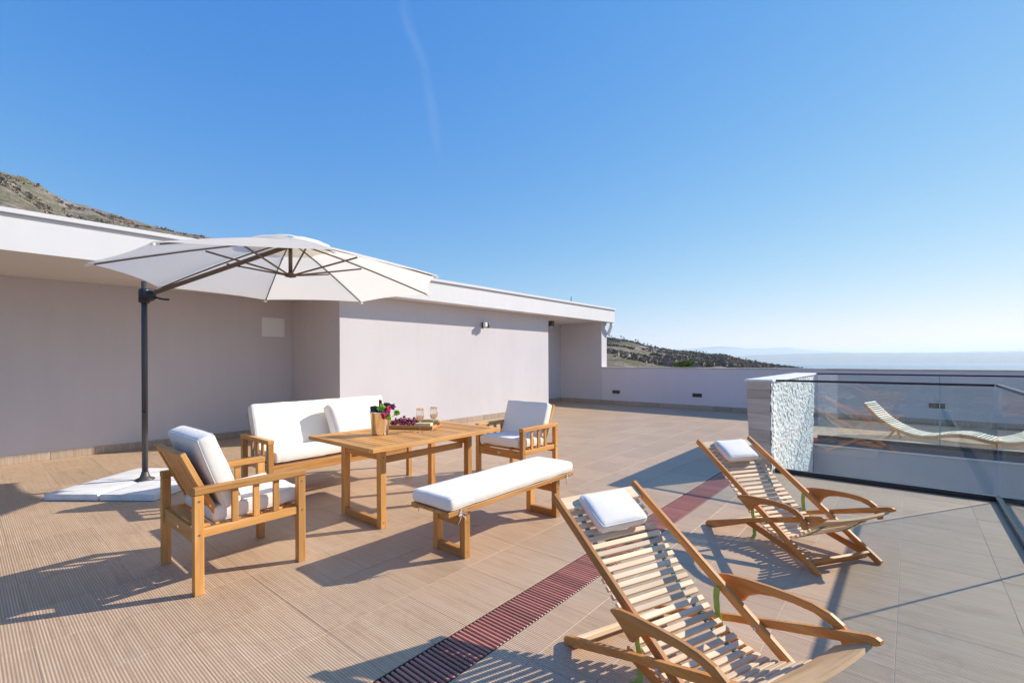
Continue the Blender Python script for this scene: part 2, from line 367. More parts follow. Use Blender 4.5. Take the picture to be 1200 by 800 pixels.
M_['cheese'] = simple('pale_cheese', (.74, .60, .34), .55, 0, .4)
M_['board'] = simple('tray_wood', (.50, .27, .10), .5)
t = NT('white_stone_slab'); p = objc(t); n1 = t.noise(p, 5, 6, .65); n2 = t.noise(p, 60, 4)
t.pbr(t.ramp(n1, ((.3, (.62, .60, .58)), (.5, (.76, .75, .73)), (.7, (.82, .81, .80)))), .75, t.bump(t.math('ADD', n1, t.math('MULTIPLY', n2, .3)), .4, .01), .3); M_['slab'] = t.m
t = NT('split_face_stone'); p = pos(t); vo = t.node('ShaderNodeTexVoronoi', {'Vector': p, 'Scale': 17.}); n1 = t.noise(p, 32, 5, .7); n2 = t.noise(p, 7, 3)
c = t.ramp(n1, ((.34, (.56, .53, .48)), (.44, (.78, .745, .69)), (.6, (.86, .825, .77)))); c = t.mix(t.math('MULTIPLY', vo.outputs['Color'], .0) if False else .25, c, t.ramp(n2, ((.35, (.62, .60, .57)), (.65, (.80, .78, .75)))))
t.pbr(c, .85, t.bump(n1, .35, .005), .25); M_['split'] = t.m
t = NT('travertine'); p = pos(t); n1 = t.noise(t.mapv(p, (3, 3, 26)), 1, 5, .6); v = t.math('MULTIPLY_ADD', orand(t), .3, .8)
c = t.ramp(n1, ((.3, (.56, .465, .38)), (.7, (.74, .64, .54)))); c = t.mix(1, c, t.node('ShaderNodeCombineColor', {0: v, 1: v, 2: v}).outputs[0], 'MULTIPLY')
t.pbr(c, .7, t.bump(t.noise(p, 40, 4), .3, .005), .3); M_['trav'] = t.m
def glass(name, tint, boost=1.0):
    t = NT(name); tr_ = t.node('ShaderNodeBsdfTransparent', {0: (*tint, 1)}); gl = t.node('ShaderNodeBsdfGlossy', {0: (1, 1, 1, 1), 'Roughness': .0})
    bf = t.node('ShaderNodeNewGeometry').outputs['Backfacing']; fr = t.node('ShaderNodeFresnel', {'IOR': t.math('MULTIPLY_ADD', bf, 1/1.5-1.5, 1.5)}).outputs[0]; f = t.math('MINIMUM', t.math('MULTIPLY', fr, boost), 1.)
    ms = t.node('ShaderNodeMixShader', {0: f, 1: tr_.outputs[0], 2: gl.outputs[0]}); t.l.new(ms.outputs[0], t.out.inputs[0]); return t.m
M_['glass'] = glass('balustrade_glass', (.925, .966, .966), 1.6)
M_['seam'] = simple('glass_edge', (.30, .46, .42), .2, 0, .5)
t = NT('wine_glass'); gl = t.node('ShaderNodeBsdfGlass', {'IOR': 1.45, 'Roughness': 0.}); tp = t.node('ShaderNodeBsdfTransparent', {0: (.97, .97, .97, 1)})
ms = t.node('ShaderNodeMixShader', {0: .55, 1: gl.outputs[0], 2: tp.outputs[0]}); t.l.new(ms.outputs[0], t.out.inputs[0]); M_['crystal'] = t.m
M_['wine'] = glass('rose_wine', (.95, .76, .64), 1.0)
t = NT('sea_water'); p = pos(t); n1 = t.noise(t.mapv(p, (.004, .004, .004)), 1, 5, .6); t.pbr((.06, .10, .13), .33, t.bump(n1, .012, 6.), .5); M_['sea'] = t.m

# ------------------------------------------------------------------ land, sea, far coast
SEA = -130.
def smooth(x): x = min(1, max(0, x)); return x*x*(3-2*x)
ridge_px = [(-400, 120), (-200, 165), (-100, 185), (0, 200), (12, 204), (28, 211), (45, 219), (62, 229), (80, 237), (105, 243), (130, 250), (165, 259), (200, 269), (225, 274), (250, 278),
            (300, 290), (400, 318), (520, 352), (640, 384), (712, 397), (730, 398.5), (745, 402), (760, 406), (775, 408), (790, 411), (800, 412), (815, 413), (828, 415), (845, 415), (858, 418), (870, 421), (890, 425), (915, 429), (940, 432), (960, 435), (1000, 446), (1060, 462), (1200, 500), (1500, 560)]
RP = sorted([azel(*q) for q in ridge_px])
RP = [(-math.pi, .16), (-2.5, .22), (-2.0, .30)] + RP + [(1.3, -.16), (2.2, -.1), (2.7, .05), (math.pi, .16)]
RA = np.array([a for a, _ in RP]); RE = np.array([e for _, e in RP])
def ridge_dist(a):
    return np.interp(a, [-math.pi, -1.75, -1.27, -1.0, -.5, -.1, .3, 1.0, math.pi], [900, 1150, 1250, 1200, 760, 620, 420, 420, 900])
def ground_h(a, r):
    E = float(np.interp(a, RA, RE)); Rr = float(ridge_dist(a)); Hh = CAM_H+Rr*E
    base = -8.
    if r <= Rr:
        tt = max(0, (r-45)/(Rr-45)); h = base+(Hh-base)*(tt**1.12 if Hh > base else tt**.8)
    else:
        h = Hh-(r-Rr)*(.28 if Hh < 60 else .12)
    x, y = r*math.sin(a), r*math.cos(a)
    nzv = mnoise.fractal(Vector((x*.006, y*.006, .3)), 1., 2.1, 5)
    amp = min(1, r/400)*(13 if Hh > 60 else 4.)
    nzv += .35*mnoise.fractal(Vector((x*.03, y*.03, 7.3)), .9, 2.1, 4)
    h += nzv*amp*(1 if r < Rr*.9 else .45)
    return max(h, SEA-14), x, y
def make_terrain():
    A = sorted(set(list(np.linspace(-math.pi, math.pi, 241)) + list(np.linspace(azel(-60, 400)[0], azel(290, 400)[0], 150)) + list(np.linspace(azel(690, 400)[0], azel(990, 400)[0], 190))))
    A = [a for i, a in enumerate(A) if i == 0 or a-A[i-1] > 1e-5][:-1]
    RR = list(np.linspace(0, 1, 70)); m = MB(); na = len(A); V = []; 
    for q in RR:
        for a in A:
            Rr = float(ridge_dist(a)); r = 26+(Rr-26)*(q/.72) if q < .72 else Rr+(2600-Rr)*((q-.72)/.28)**1.6
            h, x, y = ground_h(a, r); V.append((x, y, h))
    F = [(i*na+k, i*na+(k+1) % na, (i+1)*na+(k+1) % na, (i+1)*na+k) for i in range(len(RR)-1) for k in range(na)]
    c0 = len(V); V.append((0, 0, -8.5)); F += [(c0, (k+1) % na, k) for k in range(na)]
    F = [f[::-1] for f in F]
    me = bpy.data.meshes.new('terrain'); me.from_pydata(V, [], F); me.polygons.foreach_set('use_smooth', [True]*len(F))
    t = NT('hillside'); p = pos(t); n1 = t.noise(t.mapv(p, (.022, .022, .03)), 1, 7, .7); n2 = t.noise(t.mapv(p, (.10, .10, .14)), 1, 6, .7); n3 = t.noise(t.mapv(p, (.5, .5, .5)), 1, 4, .7)
    rock = t.ramp(n2, ((.34, (.22, .15, .12)), (.46, (.36, .255, .21)), (.56, (.44, .34, .285)), (.68, (.56, .47, .41))))
    scrub = t.ramp(n3, ((.3, (.075, .095, .035)), (.5, (.15, .165, .065)), (.7, (.25, .20, .11))))
    f = t.node('ShaderNodeMapRange', {0: t.math('ADD', t.math('MULTIPLY', n1, .55), t.math('MULTIPLY', n3, .45)), 1: .455, 2: .545}).outputs[0]
    t.pbr(t.mix(f, rock, scrub), .95, t.bump(t.math('ADD', n2, n3), 1., 3.5), .1); me.materials.append(t.m)
    return struct(link('terrain', me))
make_terrain()
def slab_sheet(name, x0, x1, y0, y1, z, mat):
    me = bpy.data.meshes.new(name); me.from_pydata([(x0, y0, z), (x1, y0, z), (x1, y1, z), (x0, y1, z)], [], [(0, 1, 2, 3)]); me.materials.append(mat); return link(name, me)
struct(slab_sheet('sea', -52000, 52000, -52000, 52000, SEA, M_['sea']))

def far_land(name, dist, prof, depth, mat, seed):
    """a strip of distant coast: ridge profile given by picture points, built at its true distance"""
    V = []; F = []; pts = []
    xs = np.linspace(prof[0][0], prof[-1][0], 160); px = [p[0] for p in prof]; py = [p[1] for p in prof]
    for i, x in enumerate(xs):
        yy = np.interp(x, px, py); a, e = azel(x, yy); jit = mnoise.noise(Vector((x*.06, seed, 0)))*.0010+mnoise.noise(Vector((x*.2, seed, 3)))*.0006
        h = CAM_H+dist*(e+jit); h = max(h, SEA+3)
        rows = [(0, SEA-5), (.12, SEA+(h-SEA)*.35), (.3, SEA+(h-SEA)*.72), (.5, h), (.75, SEA+(h-SEA)*.7), (1, SEA-5)]
        for q, z in rows:
            rr = dist+(q-.5)*depth+mnoise.noise(Vector((x*.1, q*3, seed)))*depth*.08; V.append((rr*math.sin(a), rr*math.cos(a), z))
    for i in range(len(xs)-1):
        for k in range(5): F.append((i*6+k, i*6+k+1, i*6+7+k, i*6+6+k))
    me = bpy.data.meshes.new(name); me.from_pydata(V, [], F); me.materials.append(mat); me.polygons.foreach_set('use_smooth', [True]*len(F)); return struct(link(name, me))
t = NT('far_hills'); t.pbr(t.mix(t.noise(t.mapv(pos(t), (.0012, .0012, .003)), 1, 5), (.10, .10, .07), (.22, .19, .15)), .95); M_['far'] = t.m
far_land('island', 17500, [(780, 424), (840, 419), (880, 416), (930, 414.5), (980, 413.5), (1060, 413.5), (1120, 413), (1200, 412), (1300, 411), (1450, 414), (1700, 420), (1900, 424)], 3500, M_['far'], 1.3)
far_land('mountain_range', 34000, [(560, 420), (700, 414), (790, 410), (830, 406.5), (842, 405.5), (862, 407), (880, 408.5), (900, 408), (920, 407), (940, 409), (965, 411), (1000, 413), (1100, 412.5), (1160, 411), (1200, 410), (1300, 408), (1500, 414), (1700, 420)], 5000, M_['far'], 4.1)

# scrub on the hillsides (uncountable): thousands of small leafy clumps
def leaf_mat(name, a, b, dry=None):
    t = NT(name); p = pos(t); n = t.noise(p, .35, 5, .7); n2 = t.noise(p, 3., 2); n4 = t.noise(p, .03, 4, .7)
    c = t.mix(t.math('ADD', t.math('MULTIPLY', n, .6), t.math('MULTIPLY', n2, .4)), a, b)
    if dry: c = t.mix(t.node('ShaderNodeMapRange', {0: n4, 1: .40, 2: .54}).outputs[0], c, dry)
    t.pbr(c, .8, None, .2); return t.m
M_['scrub'] = leaf_mat('scrub_leaf', (.08, .09, .04), (.21, .19, .095), (.29, .21, .16)); M_['pine'] = leaf_mat('pine_leaf', (.018, .030, .012), (.06, .075, .028)); M_['bright'] = leaf_mat('bright_leaf', (.10, .15, .02), (.26, .30, .05))
M_['bark'] = simple('bark', (.12, .08, .055), .9)
def clump(m, c, r, n, sz, flat=.7):
    for _ in range(n):
        d = Vector((random.gauss(0, 1), random.gauss(0, 1), random.gauss(0, 1))).normalized()*r*random.uniform(.35, 1); d.z *= flat
        p = Vector(c)+d; e = Euler((random.uniform(0, 6), random.uniform(0, 6), random.uniform(0, 6))).to_matrix(); s_ = sz*random.uniform(.6, 1.3)
        m.add([p+e @ Vector(q)*s_ for q in ((-.5, -.4, 0), (.5, -.35, .1), (.4, .5, 0), (-.45, .4, -.1))], [(0, 1, 2, 3)])
def scrub(name, px0, px1, n, rmin, rmax, sz):
    m = MB(); a0, a1 = azel(px0, 400)[0], azel(px1, 400)[0]
    for _ in range(n):
        a = random.uniform(a0, a1); r = float(ridge_dist(a))*random.uniform(rmin, rmax); h, x, y = ground_h(a, r)
        if h < SEA+2 or mnoise.noise(Vector((x*.02, y*.02, 5))) < (-.12 if px0 > 300 else .02+.35*max(0, (r/float(ridge_dist(a))-.8)/.2)): continue
        s_ = sz*random.uniform(.5, 1.4); clump(m, (x, y, h+s_*.25), s_*.8, 5, s_*1.1, .6)
    return stuff(tag(m.build(name, M_['scrub']), 'low dark scrub scattered over the dry %s' % ('mountain above the white roof' if px0 < 300 else 'headland beyond the parapet'), 'scrub'))
scrub('hillside_scrub', 680, 1000, 8000, .30, 1.02, 1.6)
scrub('mountain_scrub', -60, 280, 5200, .55, 1.02, 2.9)

def tree(px, py, dist, h, name, label, cat, grp, mat, wide=.5, n=90, umbrella=False):
    a, e = azel(px, py); base = ground_h(a, dist)[0] if dist > 200 else CAM_H+dist*e
    x, y = dist*math.sin(a), dist*math.cos(a); o = thing(name, label, cat, (x, y, base-.3), random.uniform(0, 6), grp)
    m = MB(); m.tube([(0, 0, 0), (h*.02, .0, h*.3), (h*.03, h*.02, h*.62), (h*.02, 0, h*.85)], [h*.035, h*.028, h*.018, h*.006], 6)
    for k in range(4):
        b = k*1.6+random.random(); m.tube([(h*.03, 0, h*(.45+.08*k)), (h*wide*.5*math.cos(b), h*wide*.5*math.sin(b), h*(.62+.07*k))], [h*.014, h*.005], 5)
    m.build('trunk', M_['bark'], o)
    c = MB()
    for k in range(9):
        b = random.uniform(0, 6.3); q = random.uniform(.1, 1)*wide*h*.62; z = h*(random.uniform(.72, .95) if umbrella else random.uniform(.4, .95)); q *= (1.15-.6*abs(z/h-.62))
        clump(c, (q*math.cos(b), q*math.sin(b), z), h*.17, n//9, h*.09, .6)
    c.build('crown', mat, o); return o
for k, (px, um, hh_) in enumerate([(713.5, 1, 6), (717, 0, 5.2), (720.5, 0, 4), (728, 1, 6), (731, 1, 5), (745, 0, 6.2), (747.5, 0, 5.6), (755, 0, 4.2), (759, 0, 4.4), (763, 0, 4), (768, 0, 3.4), (809, 0, 3.4), (816, 1, 4.6), (820, 0, 4.2), (824, 1, 4.8), (827.5, 1, 4.2), (874, 0, 3.4), (887, 0, 3)]):
    a = azel(px, 400)[0]; tree(px, 400, float(ridge_dist(a))*.995, hh_, 'pine_tree', 'small dark pine tree on the skyline of the dry headland', 'tree', 'pines along the headland ridge', M_['pine'], .42, 72, um)
tree(803, 452, 70, 3.9, 'bright_tree', 'bright yellow-green leafy tree top just above the parapet', 'tree', None, M_['bright'], .40, 900)

# ------------------------------------------------------------------ terrace floor with separate ribbed tiles
XW, YF = -10.05, 14.1                  # inner wall face, far parapet face
X0, X1 = -1.92, -1.645                 # drain
XR, YV0, YV1 = .70, 7.0, 10.48         # right balustrade line, stairwell opening
floor_m = MB()
floor_m.bx(-10.3, X0-.004, -4.3, 14.3, -.3, -.0022, b=.001); floor_m.bx(X1+.004, XR+.10, -4.3, YV0+.06, -.3, -.0022, b=.001)
floor_m.bx(X1+.004, -1.42, YV0+.064, YV1, -.3, -.0022, b=.001); floor_m.bx(X1+.004, 9, YV1+.002, 14.3, -.3, -.0022, b=.001)
floor_m.bx(X0-.004, X1+.004, -4.3, 14.3, -.3, -.12, b=.001)
floor = struct(floor_m.build('terrace_floor', M_['grout']))
edges_l = [X0-.535*k for k in range(0, 16)]; edges_l = [e for e in edges_l if e > XW]+[XW]
cells_x = [(edges_l[i+1], edges_l[i]) for i in range(len(edges_l)-1)]
er = [X1+.5275*k for k in range(0, 22)]; cells_r = [(er[i], er[i+1]) for i in range(len(er)-1)]
ye = [.25+.533*k for k in range(-8, 27)]
tiles = []
def clip(x0, x1, y0, y1, rx0, rx1, ry0, ry1):
    a, b, c, d = max(x0, rx0), min(x1, rx1), max(y0, ry0), min(y1, ry1)
    if b-a > .03 and d-c > .03: tiles.append((a, b, c, d))
for i in range(len(ye)-1):
    for (a, b) in cells_x:
        if b <= -8.1 and ye[i] >= 4.55 and ye[i+1] <= 11.3: continue
        clip(a, b, ye[i], ye[i+1], XW, X0, -4, YF)
    for (a, b) in cells_r:
        clip(a, b, ye[i], ye[i+1], X1, -1.45, -4, YF); clip(a, b, ye[i], ye[i+1], -1.45, XR-.03, -4, YV0-.03); clip(a, b, ye[i], ye[i+1], -1.45, 9, YV1+.03, YF)
def proj(P):
    d = Vector(P)-Vector((0, 0, CAM_H)); w = d.dot(FW)
    return (600+FOC*d.dot(CR)/w, 400+SHY-FOC*d.dot(CU)/w, w) if w > .2 else None
def tile_score(t_):
    q = [proj((x, y, 0)) for x, y in ((t_[0], t_[2]), (t_[1], t_[2]), (t_[1], t_[3]), (t_[0], t_[3]))]
    if any(p is None for p in q): return 0
    if max(p[0] for p in q) < 0 or min(p[0] for p in q) > 1200 or min(p[1] for p in q) > 800: return 0
    return abs(sum(q[i][0]*q[(i+1) % 4][1]-q[(i+1) % 4][0]*q[i][1] for i in range(4))/2)
tiles.sort(key=tile_score, reverse=True)
tm = {}; rest = MB(); tvv = []
for n_, (a, b, c, d) in enumerate(tiles):
    w, l = round(b-a-.003, 4), round(d-c-.0012, 4)
    if n_ < 300:
        if (w, l) not in tm: tm[w, l] = MB().box((0, 0, -.006), (w, l, .012), b=.0006).mesh('floor_tile', M_['tile'])
        link('floor_tile', tm[w, l], floor, ((a+b)/2, (c+d)/2, random.uniform(-.0006, .0006)))
    else:
        rest.box(((a+b)/2, (c+d)/2, -.006), (w, l, .012), b=.0006); tvv += [random.random()]*24
ro = rest.build('floor_tiles', M_['tile'], floor); ro['kind'] = 'stuff'
ro.data.attributes.new('tv', 'FLOAT', 'POINT').data.foreach_set('value', tvv)

# drain grating, every bar its own piece
gr_ = thing('drain_grate', 'long burgundy slotted drain grate set flush into the terrace floor', 'drain', ((X0+X1)/2, 0, 0))
MB().bx(-.131, .131, -1.0, 10, -.118, -.110).build('channel', M_['channel'], gr_)
bar_me = MB().box((0, 0, -.011), (.262, .0165, .020), b=.003).mesh('bar', M_['grate'])
for k in range(295): link('bar', bar_me, gr_, (0, .62+.028*k, 0))
for sx in (-1, 1): MB().bx(sx*.133-.002, sx*.133+.002, -1, 10, -.11, -.002, b=.0005).build('edge_trim', M_['channel'], gr_)
MB().bx(-.006, .006, .5, 10.0, -.034, -.0225).build('tie_rod', M_['grate'], gr_)

# ------------------------------------------------------------------ roofed building along the left
XF, ZS, XE = -8.12, 2.755, -7.72      # front wall face, soffit height, fascia face
bld = thing('roof_building', 'pale mauve rendered building with deep flat white roof overhang', 'building', (XW, 5, 0))
def bpart(m, name, mat, par=bld, smooth=False):
    o = m.build(name, mat, par, smooth)
    return o
def W(m): return MB() if m is None else m
def wbx(x0, x1, y0, y1, z0, z1, b=.004): 
    return MB().bx(x0-XW, x1-XW, y0-5, y1-5, z0, z1, b)
YC, YE, YG = 4.60, 11.23, 14.46
bpart(wbx(XW-.25, XW, -8, YC, -.3, ZS), 'recess_wall', M_['plaster'])['label'] = 'shaded recessed wall'
bpart(wbx(XW-.246, XF, YC, YE, -.3, ZS-.002), 'front_wall', M_['plaster'])['label'] = 'sunlit projecting front wall'
bpart(wbx(-9.9, -9.655, YE+.002, YF, -.3, ZS-.001), 'alcove_wall', M_['plaster'])
bpart(wbx(-9.9, -7.98, YF, YG, -.3, ZS-.001), 'end_wall', M_['plaster'])
roof = bpart(wbx(XW-3, XE-.012, -8, 14.53, ZS, 3.14), 'roof_slab', M_['soffit'])
def sub(x0, x1, y0, y1, z0, z1, name, mat): return bpart(wbx(x0, x1, y0, y1, z0, z1), name, mat, roof)
sub(XE-.0118, XE, -8, 14.55, ZS-.006, 3.165, 'fascia', M_['white'])
sub(XE-.35, XE-.014, 14.532, 14.55, ZS-.006, 3.165, 'end_fascia', M_['white'])
sub(XE-.42, XE+.042, -8, 14.60, 3.168, 3.222, 'coping', M_['white'])
sub(XW-3, XE-.43, -8, 14.5, 3.142, 3.16, 'roof_membrane', M_['render'])
# skirting tiles
def skirt(par, loc, x0, y0, x1, y1, nrm_, h, z0=.001, mat='skirt'):
    L = math.hypot(x1-x0, y1-y0); n = max(1, round(L/.533)); dx, dy = (x1-x0)/n, (y1-y0)/n
    for k in range(n):
        m = MB(); ax, ay = x0+dx*k, y0+dy*k; g_ = .003/ (L/n)
        xs = sorted((ax+dx*g_, ax+dx*(1-g_))); ys = sorted((ay+dy*g_, ay+dy*(1-g_)))
        if nrm_[0]: xs = sorted((x0+.0005*nrm_[0], x0+.011*nrm_[0]))
        else: ys = sorted((y0+.0005*nrm_[1], y0+.011*nrm_[1]))
        m.bx(xs[0]-loc[0], xs[1]-loc[0], ys[0]-loc[1], ys[1]-loc[1], z0, h, b=.0015).build('skirting_tile', M_[mat], par)
skirt(bld, (XW, 5), XW, -1.2, XW, YC-.012, (1, 0), .126); skirt(bld, (XW, 5), XW+.012, YC, XF, YC, (0, -1), .126)
skirt(bld, (XW, 5), XF, YC, XF, YE, (1, 0), .126); skirt(bld, (XW, 5), -9.655, YE, -9.655, YF-.012, (1, 0), .126)
# slim roof antenna stub and downpipe elbow at the roof end
an = MB().tube([(0, 0, 0), (0, 0, .30)], .012, 8).build('roof_rod', M_['dark']); an.location = (-8.05, 12.35, 3.15); tag(an, 'thin dark vent rod standing on the flat roof edge', 'rod')
dp = MB().tube([(0, 0, 0), (.0, 0, -.12), (-.10, .0, -.34), (-.14, .0, -.42)], .06, 12).build('downpipe', M_['plastic'], None, True); dp.location = (-7.82, 14.50, 2.755); tag(dp, 'short curved white pipe under the far roof corner', 'pipe')

# parapet
par = thing('parapet_wall', 'long low mauve parapet wall closing the far terrace edge', 'wall', (-8, YF, 0))
MB().bx(.022, 17, 0, .30, -.3, 1.205).build('wall', M_['parapet'], par)
for k in range(16): MB().bx(.024+1.06*k, .024+1.06*k+1.056, -.012, .312, 1.207, 1.238, b=.003).build('coping_tile', M_['trav'], par)
skirt(par, (-8, YF), -9.65, YF, 8.9, YF, (0, -1), .13)
def step_light(x, z, lab):
    o = thing('step_light', lab, 'light', (x, YF-.001, z), 0, 'step lights in the parapet')
    MB().bx(-.135, .135, -.012, 0, -.055, .055, b=.002).build('housing', M_['black'], o)
    for k in range(3): MB().box((0, -.016, -.032+.032*k), (.24, .012, .010), Matrix.Rotation(.5, 4, 'X') if False else None, b=.002).build('louvre', M_['dark'], o)
step_light(-7.44, .415, 'black louvred step light in the parapet close to the roofed corner')
step_light(-4.80, .425, 'black louvred step light in the parapet midway towards the stone pier')
step_light(.45, .43, 'black louvred step light in the parapet behind the glass balustrade')

# wall fittings
sp_ = thing('wall_spotlight', 'small dark twin-head spotlight on the sunlit front wall', 'spotlight', (XF, 8.46, 2.36))
MB().bx(.0005, .03, -.05, .05, -.06, .06).build('back_plate', M_['black'], sp_)
MB().tube([(.03, 0, 0), (.10, 0, 0)], .02, 10).build('bracket', M_['black'], sp_)
MB().lathe([(.048, -.075), (.055, -.06), (.055, .06), (.045, .075)], (.13, .03, .0), 16).build('lamp_head', M_['dark'], sp_, True)
MB().bx(.10, .18, -.10, -.028, -.05, .06).build('sensor', M_['plastic'], sp_)
cl_ = thing('ceiling_downlight', 'dark grey square downlight fixed under the roof soffit', 'light', (-8.95, 12.55, ZS))
MB().bx(-.07, .07, -.07, .07, -.17, -.0005, b=.006).build('housing', M_['dark'], cl_); MB().bx(-.045, .045, -.045, .045, -.176, -.1705).build('lens', M_['plastic'], cl_)
hp = thing('cover_panel', 'white square service panel on the shaded recess wall', 'panel', (XW, 4.215, 2.19))
MB().bx(.0005, .012, -.225, .225, -.195, .195, b=.003).build('frame', M_['plastic'], hp); MB().bx(.0125, .017, -.205, .205, -.175, .175, b=.003).build('cover', M_['plastic'], hp)

# ------------------------------------------------------------------ stone pier beside the stairwell
pier = thing('stone_pier', 'low white split-stone wall with pale cap beside the glass balustrade', 'wall', (-1.48, 6.8, 0))
def pier_sec(z):                      # slightly battered: wider at the top
    q = (z+.75)/1.97; return (-.135-.055*q, .085+.015*q, .10-.10*q, 3.45+.17*q)
zs = [-2.9, -.75, .0, .17, .40, .56, .78, .98, 1.09, 1.19]
core = MB()
def frus(m, z0, z1, ins=0, y_only=None, g0=.0):
    a = pier_sec(max(z0, -.75)); b = pier_sec(z1)
    V = [(a[0]+ins, a[2]+ins, z0), (a[1]-ins, a[2]+ins, z0), (a[1]-ins, a[3]-ins, z0), (a[0]+ins, a[3]-ins, z0), (b[0]+ins, b[2]+ins, z1), (b[1]-ins, b[2]+ins, z1), (b[1]-ins, b[3]-ins, z1), (b[0]+ins, b[3]-ins, z1)]
    m.add(V, [(3, 2, 1, 0), (4, 5, 6, 7), (0, 1, 5, 4), (1, 2, 6, 5), (2, 3, 7, 6), (3, 0, 4, 7)])
frus(core, -2.9, -.75, .012); frus(core, -.75, 1.19, .012); core.build('core', M_['grout'], pier)
for i in range(2, len(zs)-1):         # dressed stone courses on the short front face
    z0, z1 = zs[i]+.002, zs[i+1]-.002; a, b = pier_sec(z0), pier_sec(z1); jy = random.uniform(-.004, .004); m = MB()
    V = [(a[0]-.002, a[2]-.006+jy, z0), (a[1]-.004, a[2]-.006+jy, z0), (a[1]-.004, a[2]+.06, z0), (a[0]-.002, a[2]+.06, z0), (b[0]-.002, b[2]-.006+jy, z1), (b[1]-.004, b[2]-.006+jy, z1), (b[1]-.004, b[2]+.06, z1), (b[0]-.002, b[2]+.06, z1)]
    m.add(V, [(3, 2, 1, 0), (4, 5, 6, 7), (0, 1, 5, 4), (1, 2, 6, 5), (2, 3, 7, 6), (3, 0, 4, 7)]); m.build('stone_course', M_['trav'], pier)
rf = MB(); NY, NZ = 230, 120; V = []      # rough split face towards the stairwell
for j in range(NZ+1):
    z = -1.2+2.39*j/NZ; s_ = pier_sec(max(z, -.75))
    for i in range(NY+1):
        y = s_[2]+.002+(s_[3]-s_[2])*i/NY
        ca = mnoise.cell(Vector((y*19+z*2.2, z*30, 2))); ns = mnoise.fractal(Vector((y*30, z*30, 0)), .8, 2.1, 3)
        V.append((s_[1]+.004+.008*ca+.003*ns, y, z))
rf.add(V, [(j*(NY+1)+i, j*(NY+1)+i+1, (j+1)*(NY+1)+i+1, (j+1)*(NY+1)+i) for j in range(NZ) for i in range(NY)]); rfo = rf.build('split_face', M_['split'], pier); rfo['label'] = 'rough white split-stone facing'
cp = pier_sec(1.19); MB().bx(cp[0]-.022, cp[1]+.028, cp[2]-.02, cp[3]+.02, 1.192, 1.224, b=.004).build('cap', M_['slab'], pier)

# stairwell below the opening
well = thing('stairwell_wall', 'grey rendered stairwell walls below the far glass balustrade', 'wall', (1.5, YV1, -.3))
MB().bx(-2.9, 7.5, .0, .2, -3.0, .19).build('far_wall', M_['render'], well); MB().bx(-2.9, 7.5, -.035, -.001, .165, .192, b=.003).build('drip_edge', M_['white'], well)
MB().bx(-2.9, 7.5, -.02, .0, .195, .297, b=.002).build('slab_edge', M_['edge'], well)
MB().bx(-3.1, -2.91, -3.5, .2, -3.0, -.001).build('side_wall', M_['render'], well); MB().bx(7.3, 7.5, -13.0, -.03, -3.0, .29).build('outer_wall', M_['render'], well)
MB().bx(-2.9, -.7, -3.47, -3.42, -3.0, -.001).build('near_wall', M_['render'], well)
struct(MB().bx(-1.6, 9, -4.3, YV1, -3.4, -3.25).build('lower_floor', M_['render']))

# ------------------------------------------------------------------ glass balustrades
def balustrade(name, label, pts, joints, loc):
    """pts: run from A to B (axis aligned)"""
    o = thing(name, label, 'balustrade', loc); A, B = pts; lx, ly = loc[0], loc[1]
    hx = abs(B[0]-A[0]) > abs(B[1]-A[1])
    def seg(p, q, w, z0, z1, nm, mat, b=.002):
        m = MB()
        if hx: m.bx(p-lx, q-lx, A[1]-ly-w/2, A[1]-ly+w/2, z0, z1, b)
        else: m.bx(A[0]-lx-w/2, A[0]-lx+w/2, p-ly, q-ly, z0, z1, b)
        return m.build(nm, mat, o)
    s0, s1 = (A[0], B[0]) if hx else (A[1], B[1]); s0, s1 = min(s0, s1), max(s0, s1)
    seg(s0, s1, .06, .001, .055, 'base_channel', M_['black']); seg(s0, s1, .042, 1.195, 1.222, 'handrail', M_['black'], .004)
    st = [s0]+joints+[s1]
    for i in range(len(st)-1): seg(st[i]+.009, st[i+1]-.009, .012, .056, 1.194, 'glass_panel', M_['glass'], .001)
    for j in joints: seg(j-.007, j+.007, .013, .056, 1.194, 'seam', M_['seam'], .001)
    return o
balustrade('glass_balustrade', 'clear glass balustrade with black rail from stone pier to corner', ((-1.37, YV0), (XR-.03, YV0)), [], (-.3, YV0, 0))
b2 = balustrade('side_balustrade', 'clear glass balustrade running from the corner along the deck side', ((XR, -3.8), (XR, YV0+.03)), [.9, 2.93, 4.95], (XR, 2, 0))
MB().bx(-.0066, .0066, 4.992, 5.006, .056, 1.194, .001).build('seam', M_['seam'], b2)
balustrade('far_balustrade', 'clear glass balustrade with black rail on the far stairwell edge', ((-1.34, YV1+.02), (8.0, YV1+.02)), [.37, 2.4, 4.4, 6.4], (2, YV1, 0))

